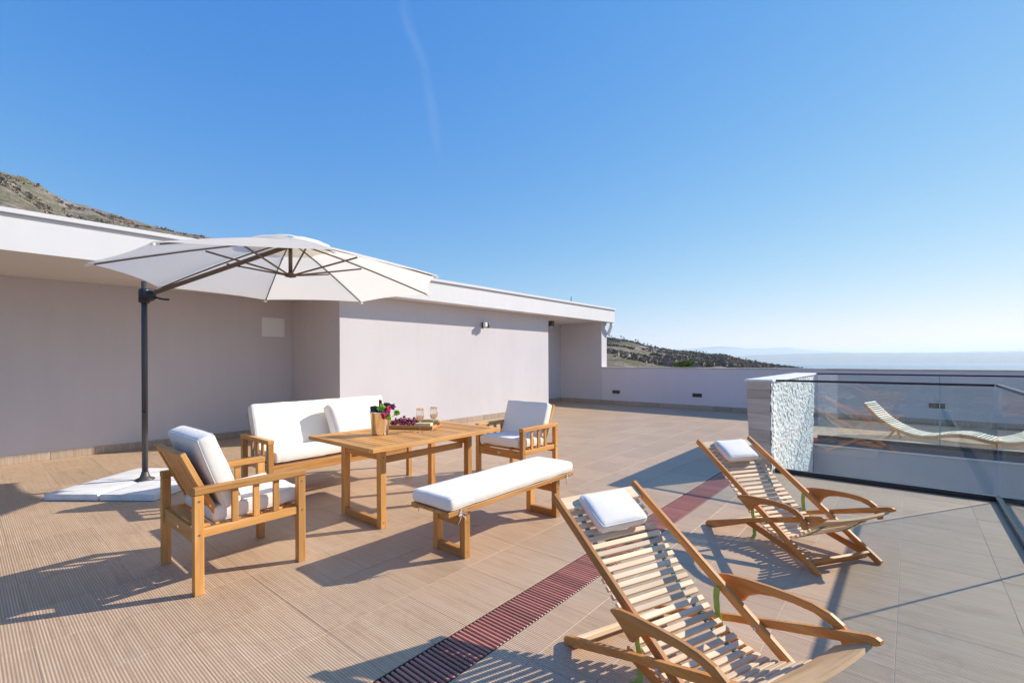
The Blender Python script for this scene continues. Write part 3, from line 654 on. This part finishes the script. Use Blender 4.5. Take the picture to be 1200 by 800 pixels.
# ------------------------------------------------------------------ seating
def seat(name, label, cat, loc, rz, w, bh=.52):
    o = thing(name, label, cat, loc, rz); hw = w/2; wd = M_['wood']; D = .36; lg = .055
    for sx in (-1, 1):
        xo = sx*(hw-lg/2)
        for sy in (-1, 1): MB().box((xo, sy*(D-lg/2), .3195), (lg, lg, .639)).build('leg', wd, o)
        MB().box((xo, 0, .663), (lg+.012, 2*D+.004, .045), b=.005).build('arm', wd, o)
        MB().box((xo, 0, .388), (.036, 2*D-2*lg-.001, .055)).build('side_rail', wd, o)
        for sy in (-1, 1):
            for zz in (.385, .60): MB().tube([(sx*(hw-.0005), sy*(D-lg/2), zz), (sx*(hw+.0012), sy*(D-lg/2), zz)], .0075, 10).build('bolt_cap', M_['bolt'], o)
        for yy in (-.115, .02, .155): MB().box((xo, yy, .528), (.020, .042, .224)).build('spindle', wd, o)
    xin = hw-lg-.0005
    for sy, z0, z1, nm in ((1, .315, .405, 'front_rail'), (-1, .315, .415, 'rear_rail')):
        r_ = MB().bx(-xin, xin, sy*(D-.012), sy*(D-.040), z0, z1).build(nm, wd, o)
        if nm == 'rear_rail' or w < 1: MB().box((0, sy*(D-.0105), .36), (.035, .002, .016), b=.0008).build('badge', M_['steel'], r_)
    n = 7
    for k in range(n):
        yy = -.285+.57*k/(n-1); MB().box((0, yy, .419), (2*xin-.002-(.0 if abs(yy) > .3 else .0), .068, .016)).build('seat_slat', wd, o)
    # leaning back: stiles, top rail, upright boards
    p0 = Vector((0, -.185, .43)); p1 = Vector((0, -.40, .905)); dr = (p1-p0).normalized(); sd = Vector((1, 0, 0)); xb = hw-lg-.048
    for sx in (-1, 1): MB().bar(p0+sd*sx*xb, p1+sd*sx*xb, .042, .032, (1, 0, 0)).build('back_stile', wd, o)
    MB().bar(p1-dr*.027-sd*(xb-.0215), p1-dr*.027+sd*(xb-.0215), .05, .030, dr).build('back_rail', wd, o)
    nb = max(7, round(2*xb/.08)); pw = 2*(xb-.023)/nb
    for k in range(nb):
        xx = -(xb-.023)+pw*(k+.5); MB().bar(p0+dr*.01+sd*xx, p1-dr*.054+sd*xx, pw-.003, .016, (1, 0, 0)).build('back_board', wd, o)
    cw = w-2*lg-.03
    lab = o['label']
    cush_build(cushion(cw, .585, .108, tr(0, .065, .486) @ rotm('X', R(2.5)), .012, (max(22, int(cw*34)), 16, 6), seed=loc[0]), 'seat_cushion', o)
    an_ = math.atan2(-(p1.y-p0.y), p1.z-p0.z)
    cush_build(cushion(cw+.03, bh, .118, tr(0, -.195, .505+bh*.49) @ rotm('X', an_*.80) @ rotm('X', R(90)), .016, (max(22, int(cw*34)), 16, 6), seed=loc[1]+2), 'back_cushion', o)
    return o
seat('armchair', 'slatted wooden armchair with white cushions seen from behind beside the umbrella base', 'armchair', (-3.86, 1.325, 0), 0, .78)
seat('armchair', 'slatted wooden armchair with cushions facing the table, its back to the parapet', 'armchair', (-3.86, 4.64, 0), R(180), .78, .445)
seat('sofa', 'two-seat wooden sofa with long white cushions behind the table', 'sofa', (-5.33, 2.93, 0), R(-90), 1.80)
pl = cush_build(cushion(.43, .43, .12, None, .04, (20, 20, 6), 5, .008, .035), 'throw_pillow'); tag(pl, 'square white throw pillow propped against the sofa back', 'pillow')
pl.matrix_world = tr(-5.30, 3.07, .775) @ rotm('Z', R(97)) @ rotm('X', R(68)) @ rotm('Z', R(4))

# table
tb = thing('dining_table', 'wooden slatted table with U-shaped legs holding the wine and fruit', 'table', (-3.92, 2.99, 0)); wd = M_['wood']
TX, TY, TZ = .55, .79, .765
for sx in (-1, 1): MB().bx(sx*TX, sx*(TX-.075), -TY, TY, TZ-.034, TZ).build('top_frame', wd, tb)
for sy in (-1, 1): MB().bx(-TX+.076, TX-.076, sy*TY, sy*(TY-.075), TZ-.034, TZ).build('top_frame', wd, tb)
nsl = 24; pit = (2*TY-.152)/nsl
for k in range(nsl): MB().box((0, -TY+.076+pit*(k+.5), TZ-.011), (2*TX-.154, pit-.007, .018), b=.002).build('top_slat', wd, tb)
for sx in (-.28, 0, .28): MB().bx(sx-.02, sx+.02, -TY+.08, TY-.08, TZ-.045, TZ-.021).build('batten', wd, tb)
for sy in (-1, 1):
    yc = sy*.54
    for sx in (-1, 1): MB().box((sx*.30, yc, .3595), (.065, .06, .719)).build('leg', wd, tb)
    for sx in (-1, 1):
        for zz in (.05, .63): MB().tube([(sx*.332, yc, zz), (sx*.3338, yc, zz)], .0075, 10).build('bolt_cap', M_['bolt'], tb)
    MB().box((0, yc, .036), (.534, .048, .070)).build('foot_rail', wd, tb); MB().box((0, yc, .642), (.534, .040, .075)).build('leg_rail', wd, tb)
    MB().box((0, sy*.62, .708), (.86, .05, .03)).build('cleat', wd, tb)
for sx in (-1, 1): MB().box((sx*.235, 0, .588), (.032, 1.019, .060)).build('stretcher', wd, tb)

# bench
bn = thing('bench', 'wooden bench with one long white cushion tied on with cords', 'bench', (-2.745, 3.09, 0)); BX, BY = .215, .82
for sx in (-1, 1): MB().bx(sx*BX, sx*(BX-.07), -BY, BY, .362, .400).build('seat_board', wd, bn)
for k in range(3): MB().box((-.0965+.0965*k, 0, .385), (.088, 2*BY-.004, .022)).build('seat_board', wd, bn)
for sy in (-1, 1):
    yc = sy*.60
    for sx in (-1, 1): MB().box((sx*.155, yc, .1805), (.055, .06, .361)).build('leg', wd, bn)
    for sx in (-1, 1):
        for zz in (.045, .27): MB().tube([(sx*.182, yc, zz), (sx*.1838, yc, zz)], .0065, 10).build('bolt_cap', M_['bolt'], bn)
    MB().box((0, yc, .032), (.254, .045, .062)).build('foot_rail', wd, bn); MB().box((0, yc, .268), (.254, .04, .065)).build('leg_rail', wd, bn)
MB().box((0, 0, .330), (.06, 1.138, .05)).build('stretcher', wd, bn)
cush_build(cushion(.452, 1.635, .100, tr(0, 0, .450), .010, (14, 44, 6), 9, .005, .04), 'cushion', bn)
def tie(x, y, sx):
    m = MB(); e = BX+.008
    m.tube([(sx*(e-.02), y, .408), (sx*e, y, .398), (sx*(e+.002), y-.006, .37), (sx*(e-.012), y-.012, .345)], .0035, 6)
    for q in (-1, 1):
        m.tube([(sx*(e+.004), y-.006, .372), (sx*(e+.02), y+q*.03, .395), (sx*(e+.018), y+q*.045, .365), (sx*(e+.004), y-.004, .368)], .003, 6)
        m.tube([(sx*(e+.004), y-.006, .370), (sx*(e+.012), y+q*.02, .34), (sx*(e+.008), y+q*.04, .31+.01*q)], .003, 6)
    m.build('tie_cord', M_['cord'], bn, True)
for y in (-.70, .70): tie(0, y, 1); tie(0, y, -1)

# ------------------------------------------------------------------ cantilever umbrella
UX, UY = -7.04, 1.45; CX, CY, CZ = -5.447, 2.479, 2.412; UR = 1.75
um = thing('cantilever_umbrella', 'large cream cantilever umbrella on dark pole shading the sofa', 'umbrella', (UX, UY, 0)); dk = M_['dark']; bz = M_['bronze']
def L(p): return Vector(p)-Vector((UX, UY, 0))
MB().tube([(0, 0, .085), (0, 0, 2.46)], .031, 16).build('pole', dk, um, True)
MB().lathe([(.10, .075), (.10, .086), (.055, .105), (.038, .15), (.036, .17)], n=20).build('base_flange', dk, um, True)
MB().bx(-.60, .60, -.03, .03, .002, .05).build('cross_foot', dk, um); MB().bx(-.03, .03, -.60, .60, .0525, .0735).build('cross_foot', dk, um)
kn = MB().tube([(.03, 0, .90), (.085, -.02, .90)], .010, 8); kn.ball((.10, -.025, .90), .025, 10, 8); kn.build('crank_knob', M_['black'], um, True)
ad = Vector((CX-UX, CY-UY, 0)).normalized(); jc = Vector((0, 0, 2.285))
hs = MB().lathe([(.05, -.085), (.058, -.07), (.058, .07), (.05, .085)], (0, 0, 2.285), 16); hs.ball(ad*.075+jc, .068, 12, 8); hs.build('joint_housing', M_['black'], um, True)
cen = L((CX, CY, 0)); top = cen+Vector((0, 0, 2.85))
MB().bar(ad*.06+jc+Vector((0, 0, .015)), top-ad*.03+Vector((0, 0, -.035)), 0.034, .044, ad.cross(Vector((0, 0, 1)))).build('arm', bz, um)
MB().tube([ad*.14+jc-Vector((0, 0, .02)), ad*.26+jc-Vector((0, 0, .045)), ad*.33+jc-Vector((0, 0, .05))], .012, 8).build('lever', M_['black'], um, True)
MB().tube([top+Vector((0, 0, .0)), cen+Vector((0, 0, 2.48))], .022, 12).build('mast', bz, um, True)
hb = MB().lathe([(.02, 2.455), (.06, 2.465), (.065, 2.49), (.03, 2.51)], cen, 16); hb.build('hub', bz, um, True)
MB().lathe([(.075, 2.83), (.075, 2.865), (.03, 2.875)], cen, 16).build('crown', bz, um, True)
def can(a, t_):                        # canopy point: angle, 0 centre .. 1 edge
    z = CZ+.478*(1-t_**1.18)
    nv = Vector((-.0157, .0069, 1)); x, y = UR*t_*math.cos(a), UR*t_*math.sin(a)
    return cen+Vector((x, y, z+.0157*x-.0069*y))
A0 = 4.47724
angs = [A0-k*math.pi/4 for k in range(8)]
for k, a in enumerate(angs):
    u_ = Vector((math.cos(a), math.sin(a), 0)); sdv = u_.cross(Vector((0, 0, 1)))
    pts = [can(a, q)-Vector((0, 0, .022)) for q in (.045, .3, .55, .8, .985)]
    m = MB()
    for i in range(4): m.bar(pts[i], pts[i+1]+(pts[i+1]-pts[i]).normalized()*.004, .011, .016, sdv, .002)
    rb = m.build('rib', bz, um)
    q = .47; MB().bar(cen+u_*.05+Vector((0, 0, 2.485)), can(a, q)-Vector((0, 0, .045)), .014, .018, sdv, .002).build('strut', bz, rb)
cv = MB(); NT_, NA = 14, 10; V = []; F = []
for k in range(8):
    a, b = angs[k], angs[k]-math.pi/4
    o0 = len(V)
    for i in range(NT_+1):
        q = .03+.97*i/NT_
        for j in range(NA+1):
            w_ = j/NA; s4 = 4*w_*(1-w_)
            qq = q*(1-.030*s4*(q**6)); p = can(a, qq).lerp(can(b, qq), w_); p.z -= .020*s4*q*(1.0-.6*q)
            p.z += .004*mnoise.noise(Vector((p.x*6, p.y*6, k)))
            V.append(p)
    for i in range(NT_):
        for j in range(NA):
            c = o0+i*(NA+1)+j; F.append((c, c+1, c+NA+2, c+NA+1))
cv.add(V, [f[::-1] for f in F]); cvo = cv.build('canopy', M_['canopy'], um, True)
for nm, r0, r1, dz in (('vent_cap', .02, .27, .055),):
    V = []; F = []
    for k in range(8):
        a, b = angs[k], angs[k]-math.pi/4; o0 = len(V)
        for i in range(6):
            q = r0+(r1-r0)*i/5
            for j in range(7):
                w_ = j/6; s4 = 4*w_*(1-w_); p = can(a, q).lerp(can(b, q), w_); p.z += dz*(1-.45*(i/5)**2)-.012+.022*s4*(i/5)+.006*mnoise.noise(Vector((p.x*12, p.y*12, 3))); V.append(p)
        for i in range(5):
            for j in range(6):
                c = o0+i*7+j; F.append((c, c+7, c+8, c+1))
    m = MB(); m.add(V, F); m.build(nm, M_['canopy'], cvo, True)
for k, a in enumerate(angs):           # fabric pockets on the rib tips
    p = can(a, 1.0); u_ = Vector((math.cos(a), math.sin(a), 0)); MB().bar(p-u_*.05-Vector((0, 0, .004)), p+u_*.012-Vector((0, 0, .024)), .034, .022, u_.cross(Vector((0, 0, 1))), .005).build('rib_pocket', M_['canopy'], cvo)
# four stone slabs weighing the base down
ang = R(38.5); e1 = Vector((math.cos(ang), math.sin(ang), 0)); e2 = Vector((-e1.y, e1.x, 0))
for k, (i, j) in enumerate(((-1, -1), (1, -1), (-1, 1), (1, 1))):
    m = MB(); n = 9; S = .298; V = []; F = []
    for a_ in range(n+1):
        for b_ in range(n+1):
            x, y = -S+2*S*a_/n, -S+2*S*b_/n; ed = 1 if a_ in (0, n) or b_ in (0, n) else 0
            z = .076+.004*mnoise.noise(Vector((x*6+k, y*6, 1)))-.006*ed; V.append((x+.006*mnoise.noise(Vector((y*9, x*9, k)))*ed, y+.006*mnoise.noise(Vector((x*9, y*9, k+5)))*ed, z))
    for a_ in range(n):
        for b_ in range(n): c = a_*(n+1)+b_; F.append((c, c+n+1, c+n+2, c+1))
    rim = [a_*(n+1) for a_ in range(n+1)]+[n*(n+1)+b_ for b_ in range(1, n+1)]+[a_*(n+1)+n for a_ in range(n-1, -1, -1)]+[b_ for b_ in range(n-1, 0, -1)]
    nb = len(V); V += [(V[q][0], V[q][1], .006) for q in rim]
    for q in range(len(rim)): r2 = (q+1) % len(rim); F.append((rim[q], nb+q, nb+r2, rim[r2])[::-1])
    F.append(tuple(nb+q for q in range(len(rim)))[::-1]); m.add(V, F); s_ = m.build('base_slab', M_['slab'])
    s_.location = Vector((UX, UY, .0))+e1*i*.312+e2*j*.312; s_.rotation_euler = (0, 0, ang)
    tag(s_, 'square white stone slab weighing down the umbrella foot', 'slab', 'stone slabs on the umbrella base')

# ------------------------------------------------------------------ deck chairs
def arm_outline():
    up_ = [(-.665, .366), (-.655, .378), (-.60, .397), (-.50, .414), (-.38, .428), (-.27, .437), (-.18, .438), (-.11, .427), (-.06, .402), (-.030, .368), (-.018, .335), (-.022, .312)]
    lo_ = [(-.045, .302), (-.062, .312), (-.074, .347), (-.104, .382), (-.175, .401), (-.27, .401), (-.36, .389), (-.44, .367), (-.49, .334), (-.515, .298), (-.535, .292), (-.575, .318), (-.63, .350)]
    return up_+lo_
SL = [(-1.205, .698), (-1.10, .615), (-.95, .487), (-.80, .358), (-.66, .252), (-.53, .180), (-.42, .146), (-.32, .146), (-.22, .184), (-.12, .252), (-.03, .326), (.06, .395)]
def spline(P, n):
    P = [Vector((p[0], p[1], 0)) for p in P]; P = [P[0]*2-P[1]]+P+[P[-1]*2-P[-2]]; out = []
    for i in range(1, len(P)-2):
        for k in range(n):
            t_ = k/n; a, b, c, d = P[i-1], P[i], P[i+1], P[i+2]
            out.append(.5*((2*b)+(c-a)*t_+(2*a-5*b+4*c-d)*t_*t_+(3*b-a-3*c+d)*t_**3))
    out.append(P[-2]); return [(p.x, p.y) for p in out]
def resample(P, step):
    out = [P[0]]; acc = 0
    for i in range(1, len(P)):
        a, b = Vector(P[i-1]), Vector(P[i]); l = (b-a).length
        while acc+l >= step:
            t_ = (step-acc)/l; a = a.lerp(b, t_); out.append((a.x, a.y)); l = (b-a).length; acc = 0
        acc += l
    return out
def deck_chair(o_xy, ang_, label, seed):
    random.seed(seed)
    Wd = .588; lat = Vector((math.cos(ang_), math.sin(ang_), 0)); fwd = Vector((lat.y, -lat.x, 0))
    c = Vector((*o_xy, 0))+lat*Wd/2-fwd*.5
    o = thing('deck_chair', label, 'deck chair', c, math.atan2(fwd.y, fwd.x), 'teak deck chairs on the terrace')
    # local: x forward (s+.5), y = -lat direction? keep y along left of forward
    def P(s, w, z): return Vector((s+.5, (Wd/2-w)*-1, z))
    tk = M_['teak']; h = Wd/2
    def Q(s, y, z): return Vector((s+.5, y, z))
    for sy in (-1, 1):
        y = sy*h
        MB().bar(Q(.012, y, .007), Q(-1.232, y, .727), .030, .046, (0, 1, 0), .005).build('back_rail', tk, o)
        yo = sy*(h+.033)
        MB().prism([(-1.07, .001), (-1.03, .001), (-.55, .187), (.03, .380), (.075, .398), (.088, .408), (.086, .422), (.07, .428), (.045, .426), (-.20, .345), (-.60, .204), (-1.055, .042), (-1.075, .022)], yo-.016, yo+.016, lambda a, b, t_: (a+.5, t_, b)).build('base_rail', tk, o)
        MB().prism(arm_outline(), yo+sy*.0165, yo+sy*.0445, lambda a, b, t_: (a+.5, t_, b)).build('armrest', tk, o)
        MB().prism([(-.70, .15), (-.60, .185), (-.545, .165), (-.50, .12), (-.10, .045), (-.055, .02), (-.085, .012), (-.16, .018), (-.58, .09)], yo-sy*.0165, yo-sy*.0030, lambda a, b, t_: (a+.5, t_, b)).build('prop', tk, o) if False else \
            MB().bar(Q(-.66, sy*(h-.0225), .160), Q(-.075, sy*(h-.0225), .046), .013, .050, (0, 1, 0), .003).build('prop', tk, o)
        MB().box(Q(-.405, yo-sy*.017, .236), (.016, .074, .016), None, .003).build('pivot_bolt', M_['steel'], o)
    ih = h-.016
    dA = Vector((-1.244, 0, .72)).normalized(); nA = Vector((.72, 0, 1.244)).normalized()
    MB().bar(Q(-1.175, -ih, .690), Q(-1.175, ih, .690), .088, .018, dA, .004).build('head_board', M_['slat'], o)
    MB().bar(Q(-.075, -ih, .046), Q(-.075, ih, .046), .06, .024, (.5, 0, .8), .004).build('foot_bar', tk, o)
    MB().bar(Q(-1.01, -h-.016, .029), Q(-1.01, h+.016, .029), .055, .026, (1, 0, .35), .004).build('rear_bar', M_['slat'], o)
    # front board: dished plank
    bw = h+.0165; m = MB(); V = []; F = []; n = 12; prof = [(-.072, .326), (-.04, .347), (.0, .372), (.03, .390), (.056, .402), (.064, .391), (.050, .374), (.01, .349), (-.035, .322), (-.062, .309)]
    for i in range(n+1):
        u = -1+2*i/n
        for a, b in prof: V.append((a+.5+.009*(1-u*u)*(1 if a > 0 else .2), u*bw, b-.012*(1-u*u)))
    k_ = len(prof)
    for i in range(n):
        for j in range(k_): F.append((i*k_+j, i*k_+(j+1) % k_, (i+1)*k_+(j+1) % k_, (i+1)*k_+j))
    F.append(tuple(range(k_))[::-1]); F.append(tuple(n*k_+j for j in range(k_))); m.add(V, F, [(v[1]+seed, v[0], v[2]) for v in V]); m.build('front_board', M_['plank'], o)
    path = resample(spline(SL, 12), .0425)
    sw = h-.036
    for i in range(1, len(path)-3):
        a, b = path[i-1], path[i+1]; tg = Vector((b[0]-a[0], 0, b[1]-a[1])).normalized(); j = random.uniform(-.004, .004)
        q = Q(path[i][0], 0, path[i][1]); d_ = Vector((0, 1, random.uniform(-.006, .006)))
        MB().bar(q-Vector((0, sw+j, 0)), q+Vector((0, sw-j, 0)), .0265, .017, tg, .0025).build('slat', M_['slat'], o)
    wp = spline(SL, 5)[1:-3]
    for y in (-sw*.72, sw*.72):
        MB().ribbon([Q(a, y, b-.0105) for a, b in wp], .030, .003).build('webbing', M_['web'], o)
    for sy in (-1, 1):
        y = sy*(h-.026)
        MB().ribbon([Q(-.60, y, .352), Q(-.605, y, .30), Q(-.60, y, .24), Q(-.585, y, .19), Q(-.58, y, .12 if sy > 0 else .07)]+([Q(-.60, y, .04), Q(-.65, y, .022)] if sy < 0 else []), .034, .003, (1, 0, 0)).build('strap', M_['strap'], o)
    # pillow strapped near the head
    pc = Q(-1.075, -.02*0, .650); tgv = dA; M = Matrix(((dA.x, 0, nA.x, pc.x), (dA.y, 1, nA.y, pc.y), (dA.z, 0, nA.z, pc.z), (0, 0, 0, 1)))
    cush_build(cushion(.245, .335, .058, M, .010, (16, 18, 6), seed*.7, .004, .028), 'head_pillow', o)
    return o
deck_chair((-.394, 1.727), 1.196, 'slatted teak deck chair beside the bench, its head over the drain', 11)
deck_chair((-.494, 3.841), 1.001, 'slatted teak deck chair in front of the stone pier and glass', 12)
random.seed(99)

# wave-shaped lounger across the stairwell
la = R(-15); lf = Vector((math.cos(la), math.sin(la), 0)); ll = Vector((-lf.y, lf.x, 0))
lo = thing('wave_lounger', 'pale slatted wave-shaped sun lounger across the stairwell opening', 'sun lounger', Vector((1.1, 11.0, 0))-lf*.7+ll*.29, la)
LP = spline([(-1.85, .615), (-1.72, .47), (-1.60, .35), (-1.42, .225), (-1.22, .135), (-1.02, .095), (-.85, .110), (-.68, .155), (-.50, .185), (-.34, .180), (-.18, .145), (-.05, .125), (.08, .150), (.20, .225), (.36, .345), (.52, .44)], 8)
for i, q in enumerate(resample(LP, .047)[:-1]):
    P_ = resample(LP, .047)
    a, b = P_[max(0, i-1)], P_[i+1]; tg = Vector((b[0]-a[0], 0, b[1]-a[1])).normalized()
    c = Vector((q[0]+.7, 0, q[1])); MB().bar(c-Vector((0, .29, 0)), c+Vector((0, .29, 0)), .029, .016, tg, .002).build('slat', M_['bleached'], lo)
for sy in (-1, 1):
    m = MB()
    pts = [Vector((a+.7, sy*.25, b-.038)) for a, b in LP[::4]]
    for i in range(len(pts)-1): m.bar(pts[i], pts[i+1]+(pts[i+1]-pts[i])*.04, .024, .055, (0, 1, 0), .002)
    m.build('side_frame', M_['teak'], lo)
    for s_ in (-1.45, -1.36): MB().bar((s_+.7+.10*(1 if s_ < -1.4 else -.2), sy*.222, .20), (s_+.7-.03*(1 if s_ < -1.4 else -2), sy*.222, .004), .022, .035, (0, 1, 0)).build('leg', M_['teak'], lo)
    MB().bar((-.03+.7, sy*.222, .09), (-.01+.7, sy*.222, .003), .022, .04, (0, 1, 0)).build('leg', M_['teak'], lo)

# ------------------------------------------------------------------ things on the table
ZT = TZ+.0005
bk = thing('wine_cooler', 'shiny steel wine cooler bucket on the table holding bottles', 'bucket', (-4.01, 2.70, ZT))
MB().lathe([(.0, .0), (.074, .0), (.078, .004), (.098, .215), (.104, .222), (.100, .228), (.094, .215), (.074, .012), (.0, .012)], n=32).build('bucket', M_['steel'], bk, True)
def bottle(dx, dy, tilt, az, foil, lab, hz=.07, sc_=1):
    o = thing('wine_bottle', lab, 'bottle', (-4.01+dx, 2.70+dy, ZT+hz)); o.rotation_euler = Euler((0, tilt, az), 'XYZ'); o.scale = (1, 1, sc_)
    MB().lathe([(.0, -.05), (.034, -.05), (.037, -.04), (.037, .12), (.033, .145), (.017, .175), (.0145, .20)], n=18).build('glass_body', M_['bottle'], o, True)
    MB().lathe([(.0152, .19), (.0155, .265), (.017, .267), (.017, .28), (.0, .281)], n=16).build('foil_cap', foil, o, True); return o
bottle(-.012, .008, .03, 0, M_['foil'], 'upright wine bottle with dark red foil in the steel bucket', .06)
def inverted(dx, dy, tilt, az, hz, lab):
    o = thing('wine_bottle', lab, 'bottle', (-4.01+dx, 2.70+dy, ZT+hz)); o.rotation_euler = Euler((0, tilt, az), 'XYZ')
    MB().lathe([(.0, .0), (.014, .0), (.015, .075), (.022, .095), (.036, .13), (.037, .15), (.037, .262), (.033, .27), (.0, .262)], n=20).build('glass_body', M_['bottle'], o, True)
    MB().lathe([(.0146, .001), (.0165, .001), (.0168, .055), (.0156, .056)], n=16).build('foil_cap', M_['foil'], o, True); return o
inverted(.022, .040, .10, .9, .040, 'dark bottle standing neck down beside the red-foiled bottle')
inverted(-.020, -.018, -.13, .75, .014, 'dark bottle leaning neck down over the bucket rim')
def flower(px_, off_, mat, lab, kind):
    o = thing(kind, lab, 'flower' if 'leaf' not in kind else 'leaves', (-4.01+off_[0], 2.70+off_[1], ZT+off_[2])); m = MB(); clump(m, (0, 0, 0), .034, 46, .026, .9); m.build('petals', mat, o)
    MB().tube([(0, 0, 0), (-off_[0]*.4, -off_[1]*.4, -.05)], .003, 6).build('stem', M_['lime'], o); return o
flower(0, (.055, -.02, .268), M_['lime'], 'bright lime green leaf tuft at the top of the bucket rim', 'leaf_tuft')
flower(0, (.088, .025, .250), M_['petal'], 'crimson flower hanging over the bucket rim', 'red_flower')
flower(0, (.105, -.022, .195), M_['petal'], 'crimson flower low against the bucket side', 'red_flower')
flower(0, (.112, .015, .178), M_['lime'], 'lime green leaf tuft low against the bucket side', 'leaf_tuft')
flower(0, (.03, .125, .262), M_['purple'], 'dark purple flower beside the bucket rim', 'purple_flower')
flower(0, (.075, .150, .205), M_['lime'], 'round lime green leaf tuft beyond the bucket', 'leaf_tuft')
ty = thing('serving_tray', 'wooden serving tray with grapes and cheese on the table', 'tray', (-4.12, 3.22, ZT), R(30))
MB().box((0, 0, .009), (.50, .30, .014), b=.004).build('board', M_['board'], ty)
for sx in (-1, 1): MB().box((sx*.243, 0, .028), (.013, .30, .024), b=.003).build('rim', M_['board'], ty)
for sy in (-1, 1): MB().box((0, sy*.143, .028), (.472, .013, .024), b=.003).build('rim', M_['board'], ty)
gp = thing('grape_bunch', 'heap of red grapes on the serving tray', 'grapes', (-4.20, 3.16, ZT+.017), R(30)); m = MB(); gs = MB()
for k in range(170):
    q = random.uniform(-1, 1); w_ = math.sqrt(1-q*q*.8); x, y = q*.165, random.uniform(-1, 1)*.085*w_; hmax = .095*w_*(1-abs(y)/.11); m.ball((x, y, .011+random.uniform(.2, 1)*max(.0, hmax)), .0125, 8, 6)
m.build('berries', M_['grape'], gp, True)['kind'] = 'stuff'; gs.tube([(-.14, 0, .03), (-.05, .01, .07), (.08, 0, .065), (.15, .01, .03)], .003, 6); gs.build('stalk', M_['lime'], gp)
lf_ = MB(); lf_.lathe([(.0, -.115), (.018, -.108), (.032, -.08), (.036, 0), (.032, .08), (.018, .108), (.0, .115)], n=14, M=tr(0, 0, .035) @ rotm('Y', R(90))); lb = lf_.build('bread_loaf', M_['bread'], None, True); lb.location = (-3.985, 3.325, ZT+.02); lb.rotation_euler = (0, 0, R(35)); tag(lb, 'small golden bread loaf on the serving tray', 'bread')
ch = MB(); ch.prism([(-.085, -.045), (.085, -.045), (.085, .045), (-.085, .045)], 0, .045, lambda a, b, t_: (a, b, t_)); cb = ch.build('cheese_block', M_['cheese']); cb.location = (-3.97, 3.22, ZT+.017); cb.rotation_euler = (0, 0, R(32)); tag(cb, 'pale yellow cheese block on the serving tray', 'cheese')
def wine_glass(x, y, lab):
    o = thing('wine_glass', lab, 'glass', (x, y, ZT))
    MB().lathe([(.0, .0), (.036, .0), (.036, .002), (.012, .006), (.0045, .014), (.004, .10), (.010, .112), (.030, .128), (.042, .155), (.044, .18), (.040, .215), (.036, .243), (.0345, .243), (.0385, .215), (.0425, .18), (.0405, .155), (.029, .131), (.0, .116)], n=28).build('crystal', M_['crystal'], o, True)
    MB().lathe([(.0, .118), (.028, .132), (.0395, .155), (.0415, .170), (.0, .1705)], n=24).build('wine', M_['wine'], o, True); return o
wine_glass(-3.80, 3.03, 'wine glass with rose wine beside the tray end next to the bucket'); wine_glass(-3.80, 3.21, 'wine glass with rose wine standing closer to the far armchair')

# ------------------------------------------------------------------ haze: one closed box of even, thin air
hz_ = MB(); hz_.bx(-47000, 47000, -47000, 47000, SEA-16, 520, b=1.); hzm = NT('haze_air')
pv_ = hzm.node('ShaderNodeVolumePrincipled', {'Color': (.82, .93, 1.0, 1), 'Density': 6.0e-5, 'Anisotropy': .2}); hzm.l.new(pv_.outputs[0], hzm.out.inputs['Volume'])
ho = stuff(hz_.build('haze', hzm.m)); tag(ho, 'thin bluish sea haze over the distant coast', 'haze'); ho.display_type = 'WIRE'
